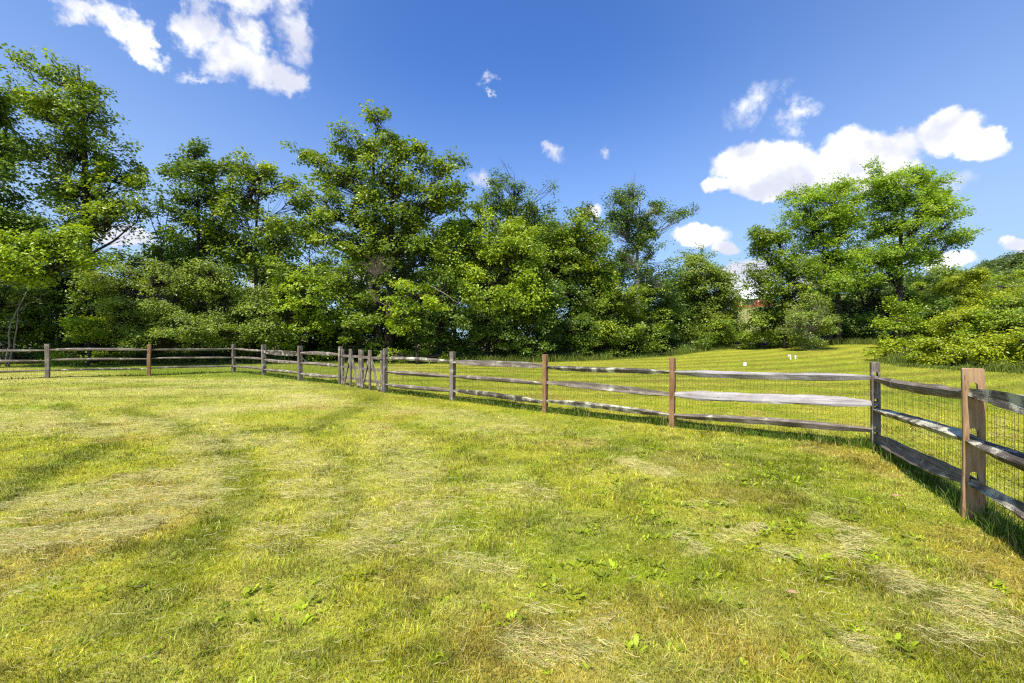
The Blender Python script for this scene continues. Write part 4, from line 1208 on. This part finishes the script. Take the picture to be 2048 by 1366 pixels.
tree('understorey_shrub', 'dark shrub in shade between the mound trunks', 1700, 36.5,
     [(1680, 650, 40, 26), (1725, 660, 44, 24), (1760, 675, 40, 18)], L_DARK, cat='shrub', group=G_R, leaf=.19, lai=2.2, trunk_r=.06)

# ---- thicket on the right-hand bank
G_T = 'shrubs of the thicket on the bank'
TH = [
    ('low vine mound at the edge of the lawn left of the thicket', 1795, 25.5, [(1765, 703, 24, 9), (1792, 692, 22, 14), (1822, 700, 26, 12), (1850, 692, 24, 18)], L_VINE),
    ('low bright vine mound behind the corner post', 1890, 22.5, [(1872, 694, 26, 20), (1905, 702, 30, 16), (1932, 692, 24, 22), (1850, 715, 30, 10), (1900, 716, 40, 12)], L_VINE),
    ('low bright vine mound behind the tan post', 1985, 20.5, [(1955, 704, 28, 18), (1990, 696, 26, 24), (2022, 704, 30, 22), (1975, 722, 40, 14), (2020, 724, 40, 14)], L_VINE),
    ('vine mound cut by the right edge of the photo', 2075, 19.5, [(2052, 692, 30, 30), (2090, 690, 36, 34), (2060, 722, 44, 16), (2110, 710, 50, 30)], L_VINE),
    ('rounded bright shrub at the top left of the thicket', 1925, 27, [(1920, 645, 36, 26), (1945, 665, 36, 22), (1905, 675, 36, 18)], L_VINE),
    ('green shrub in the middle of the thicket above the tan post', 1985, 26, [(1985, 630, 40, 30), (2010, 655, 40, 24), (1970, 665, 38, 20)], L_BRIGHT),
    ('olive shrub of the thicket at the right edge', 2045, 25, [(2045, 625, 44, 34), (2060, 660, 50, 26), (2030, 680, 40, 16)], L_PALE),
    ('bright young tree rising highest out of the thicket', 1945, 36, [(1945, 545, 20, 16), (1935, 568, 32, 20), (1960, 580, 34, 22), (1925, 600, 38, 22), (1965, 612, 38, 20)], L_VINE),
    ('yellow green shrub left of the bright young tree', 1890, 38, [(1880, 600, 32, 22), (1900, 620, 36, 20), (1870, 630, 34, 18)], L_VINE),
    ('yellow olive shrub right of the bright young tree', 2015, 40, [(2010, 578, 36, 24), (2035, 590, 36, 24), (2000, 605, 42, 20), (2040, 615, 40, 18)], L_PALE),
    ('leafy shrub filling the bank between the two rows of vine mounds', 1960, 30, [(1940, 640, 44, 26), (1990, 622, 40, 30), (2030, 640, 40, 30), (1905, 655, 36, 22)], L_VINE),
    ('sprawling bright shrub high on the bank at the right edge', 2050, 33, [(2040, 600, 40, 26), (2075, 590, 44, 30), (2010, 618, 34, 22)], L_VINE),
    ('tall scrub at the top of the bank in front of the hill wood', 2035, 46, [(2010, 575, 34, 20), (2045, 560, 40, 26), (2085, 565, 44, 30), (2030, 592, 50, 20)], L_BRIGHT),
    ('bushy sapling between the bright young tree and the mound group', 1905, 37, [(1898, 575, 26, 22), (1915, 598, 34, 22), (1885, 605, 28, 20)], L_VINE),
    ('small green tree above the dark shrub, left edge of the thicket', 1845, 40, [(1840, 580, 24, 18), (1850, 600, 30, 20), (1830, 610, 24, 16)], L_BRIGHT)]
for lab, px_, dist_, lobes_, mat_ in TH:
    tree('thicket_shrub', lab, px_, dist_, lobes_, mat_, cat='shrub', group=G_T, leaf=.13, lai=2.6, trunk_r=.04, cl_size=.38, shell=.45, flat=.65)

# ---- far hill trees
G_H = 'trees on the far hill'
def hill_tree(px_, py_top, dist_, r_, mat_, lab, conif=False):
    X0 = (px_ - 1024) / 910 * dist_; g_ = gzf(X0, dist_)
    base_py = 683 - (g_ - EYE) * 910 / dist_
    h_ = max(base_py - py_top, 24)
    lobes_ = [(px_, py_top + h_ * .22, r_ * .6, h_ * .2), (px_ - r_ * .4, py_top + h_ * .45, r_ * .7, h_ * .22), (px_ + r_ * .4, py_top + h_ * .5, r_ * .7, h_ * .24), (px_, py_top + h_ * .72, r_ * .9, h_ * .22)]
    tree('conifer' if conif else 'hill_tree', lab, px_, dist_, lobes_, mat_, cat='tree', group=G_H, leaf=.75, lai=2.4, trunk_r=.28, cl_size=1.3, nl=14, shell=.5)


HT = [(1840, 540, 125), (1862, 548, 130), (1880, 528, 128), (1898, 530, 132), (1912, 535, 128), (1930, 548, 130), (1955, 530, 145), (1972, 522, 150), (1990, 516, 152), (2008, 510, 155), (2026, 504, 155), (2044, 502, 152), (2062, 500, 150), (2080, 504, 150),
      (1975, 545, 135), (2000, 540, 138), (2025, 535, 138), (2050, 530, 138), (1690, 560, 150), (1655, 570, 155), (1720, 555, 145), (1780, 560, 140), (1810, 555, 135)]
HL = ['far hill tree at the left end of the hill crest', 'far hill tree second from the left end of the crest', 'far hill tree with a high dark top left of the pale tree', 'dark round far tree beside the pale tree', 'pale feathery far tree with a visible white trunk',
      'low far tree right of the pale feathery tree', 'far tree where the crest starts to climb right', 'far crest tree left of the hill shoulder', 'far crest tree on the hill shoulder', 'far crest tree right of the hill shoulder',
      'far crest tree near the top of the hill', 'topmost far tree of the hill at the right edge', 'far crest tree cut by the right edge', 'far crest tree outside the right edge', 'far tree below the crest shoulder', 'far tree below the crest with a bare pole trunk beside it',
      'far tree below the hilltop near the right edge', 'far tree low on the slope at the right edge', 'far tree seen between the mound trees near the white house', 'far tree left of the white house', 'far tree behind the middle mound tree', 'far tree behind the right mound tree', 'far tree right of the mound group trunks']
for (a_, b_, c_), l_ in zip(HT, HL):
    hill_tree(a_, b_, c_, 20, L_FAR if 'pale' not in l_ or 'beside' in l_ else L_PALE, l_)
hill_tree(1972, 552, 75, 16, L_CONIF, 'dark brownish cedar above the thicket right of the bright young tree', True)
hill_tree(2010, 548, 80, 22, L_PALE, 'olive green bush tree right of the dark cedar')

# ---- bare sapling stems, dead branches
def bare(name, label, cat, base, stems, mat, r0=.03, twigs=30, tw=.5, group=None):
    root = empty(name, base); tag(root, label, cat, group)
    mb = MB()
    for pts, r in stems:
        pts = np.array(pts, float); k = 14
        u = np.linspace(0, len(pts) - 1, k); q = np.stack([np.interp(u, np.arange(len(pts)), pts[:, i]) for i in range(3)], -1)
        q[1:-1] += rng.normal(0, .025, (k - 2, 3))
        mb.tube(q, np.linspace(r, r * .25, k), 6)
        P0 = q[rng.integers(k // 3, k, twigs)]; dv = rng.normal(0, 1, (twigs, 3)); dv /= np.linalg.norm(dv, axis=1)[:, None]
        P1 = P0 + dv * tw * rng.uniform(.3, 1, twigs)[:, None]
        twig_batch(mb, P0, P1, np.full(twigs, r * .22), np.full(twigs, .003), .3)
        P2 = P1 + rng.normal(0, .35 * tw, (twigs, 3)); twig_batch(mb, P1, P2, np.full(twigs, .005), np.full(twigs, .002), .3)
    mb.build('branches', mat, root, True)
    return root


def W3(px_, py_, d_): return np.array([(px_ - 1024) / 910 * d_, d_, EYE + (683 - py_) / 910 * d_])


bx, by = (12 - 1024) / 910 * 22.0, 22.0; b = np.array([bx, by, gzf(bx, by)])
bare('bare_sapling', 'pale leafless sapling stems crossing at the left edge behind the fence', 'sapling', tuple(b),
     [([np.zeros(3), W3(25, 640, 22) - b, W3(45, 600, 22.1) - b, W3(60, 570, 22.3) - b], .045), ([np.array([.12, 0, 0]), W3(35, 650, 21.9) - b, W3(38, 610, 21.9) - b], .04),
      ([W3(40, 620, 22) - b, W3(60, 605, 22) - b, W3(78, 600, 22) - b], .02), ([np.array([-.5, .2, 0]), W3(-2, 650, 22.1) - b], .035)], BARK_PALE, twigs=10, tw=.5)
b = W3(735, 640, 26.5)
bz = gzf(b[0], b[1])
bare('dead_branch', 'tangled brown dead branch hanging in front of the broad middle tree', 'dead branch', tuple(b),
     [([W3(778, 640, 26.6) - b, W3(770, 610, 26.4) - b, W3(745, 595, 26.2) - b, W3(738, 570, 26.2) - b, W3(752, 550, 26.2) - b], .035)] +
     [([W3(752, 552, 26.2) - b, W3(752 + dx_, 540 - dy_, 26.2 + q_) - b], .016) for dx_, dy_, q_ in ((-18, 4, .1), (-8, 22, 0), (4, 30, .2), (14, 28, -.2), (24, 18, 0), (30, 8, .1), (-24, 14, 0), (10, 10, .1))],
     BARK_DEAD, twigs=26, tw=.45)
b = W3(905, 610, 27)
bare('dead_branch', 'thin grey dead branch poking out of the leaves right of the vivid maple boughs', 'dead branch', tuple(b),
     [([W3(862, 572, 27.4) - b, W3(880, 582, 27.1) - b, W3(898, 592, 26.9) - b, W3(918, 608, 26.7) - b], .03)], BARK_PALE, twigs=9, tw=.5)
b = W3(320, 470, 27); bz = gzf(b[0], 27.0); b[2] = bz
bare('bare_sapling', 'bare grey twiggy stems against the sky between the two dark left trees', 'sapling', tuple(b),
     [([np.zeros(3), W3(322, 500, 27) - b, W3(318, 440, 27) - b, W3(312, 390, 27) - b], .05), ([W3(322, 500, 27) - b, W3(335, 440, 27.2) - b, W3(340, 385, 27.2) - b], .035), ([W3(318, 480, 27) - b, W3(298, 430, 27.2) - b, W3(285, 400, 27.2) - b], .03)],
     BARK_DEAD, twigs=22, tw=.7)

# ------------------------------------------------------------------ small things on the mound
def vent(px_, py_, d_, h_, r_, label, cap='hood'):
    X0 = (px_ - 1024) / 910 * d_; z = gzf(X0, d_)
    root = empty('vent_pipe', (X0, d_, z)); tag(root, label, 'pipe', 'white plastic pipes on the mound')
    mb = MB(); mb.tube([(0, 0, -.1), (0, 0, h_)], [r_, r_], 12); mb.build('pipe', PVC, root, True)
    mb = MB()
    if cap == 'hood':
        mb.tube([(0, 0, h_ - .01), (0, 0, h_ + .03), (-.03, 0, h_ + .07), (-.09, 0, h_ + .07), (-.12, 0, h_ + .03), (-.12, 0, h_ - .02)], [r_ * 1.1] * 6, 10); mb.build('elbow', PVC, root, True)
    else:
        mb.tube([(0, 0, h_ - .02), (0, 0, h_ + .03)], [r_ * 1.15] * 2, 14); mb.build('cap', PVC, root)


vent(1581, 722, 27, .19, .035, 'left one of the two slim white vent pipes on the mound', 'hood')
vent(1591, 722, 27.2, .21, .04, 'right one of the two slim white vent pipes on the mound', 'cap')
vent(1490, 735, 24, .14, .085, 'short thick white capped pipe lower on the mound, left of the slim pair', 'cap')

# ------------------------------------------------------------------ farm buildings far behind
def building(name, label, cx, dist_, w, dpt, h, rh, wall, roof, base_z, rz=0.0, opens=(), over=.4, cat='barn'):
    X0 = (cx - 1024) / 910 * dist_
    root = empty(name, (X0, dist_, base_z), rz); tag(root, label, cat)
    mb = MB(); mb.box((0, 0, h / 2 - 1), (w, dpt, h + 2))
    V = [(-w / 2, -dpt / 2, h), (-w / 2, dpt / 2, h), (-w / 2, 0, h + rh), (w / 2, -dpt / 2, h), (w / 2, dpt / 2, h), (w / 2, 0, h + rh)]
    mb.add(V, None, [[0, 2, 1], [3, 4, 5]]); mb.build('wall', wall, root)
    for s in (-1, 1):
        mb = MB(); y1 = s * (dpt / 2 + over); z1 = h - over * rh / (dpt / 2)
        V = []
        for th in (0, .15):
            V += [(-w / 2 - over, 0, h + rh + .02 + th), (w / 2 + over, 0, h + rh + .02 + th), (w / 2 + over, y1, z1 + .02 + th), (-w / 2 - over, y1, z1 + .02 + th)]
        mb.add(V, [[0, 1, 2, 3], [7, 6, 5, 4], [0, 4, 5, 1], [1, 5, 6, 2], [2, 6, 7, 3], [3, 7, 4, 0]]); mb.build('roof', roof, root)
    for (nm, ox, oz, ow, oh, mt) in opens:
        mb = MB(); mb.box((ox, -dpt / 2 - .04, oz), (ow, .1, oh)); mb.build(nm, mt, root)
    return root


def gpx(py_, d_): return EYE + (683 - py_) * d_ / 910


building('red_barn', 'red barn with a pale metal roof on the hill left of the mound trees', 1502, 150, 12, 8, 2.5, 3.6, RED, ROOFW, gpx(613, 150), R(-27),
         [('bay_shade_panel', -.8, 1.1, 3.4, 1.7, DARKG), ('window', -4.6, 1.4, .8, .7, WALLW), ('window', 2.2, 1.5, .6, .6, WALLW), ('window', 4.2, 1.5, .6, .6, WALLW), ('post', -2.9, 1.2, .4, 2.4, WALLW)])
building('white_house', 'white farmhouse with a grey roof seen through the mound trees', 1615, 150, 9, 7, 6.6, 2.8, WALLW, ROOFG, gpx(615, 150), R(12),
         [('window', -2.6, 5.0, .9, 1.4, GLASS), ('window', 0, 5.0, .9, 1.4, GLASS), ('window', 2.6, 5.0, .9, 1.4, GLASS), ('porch_roof', 0, 3.4, 8.6, .25, ROOFG)], cat='house')
building('garden_shed', 'shed with a blue grey roof glimpsed through the trees behind the left fence', 133, 37, 3.6, 2.6, 1.9, .9, flat_mat('shed_wall', (.16, .13, .11), .8), BLUER, gzf((133 - 1024) / 910 * 37, 37), R(8),
         [('door', .6, .9, .8, 1.7, ROOFG), ('window', -1.0, 1.2, .6, .5, GLASS)], over=.3, cat='shed')
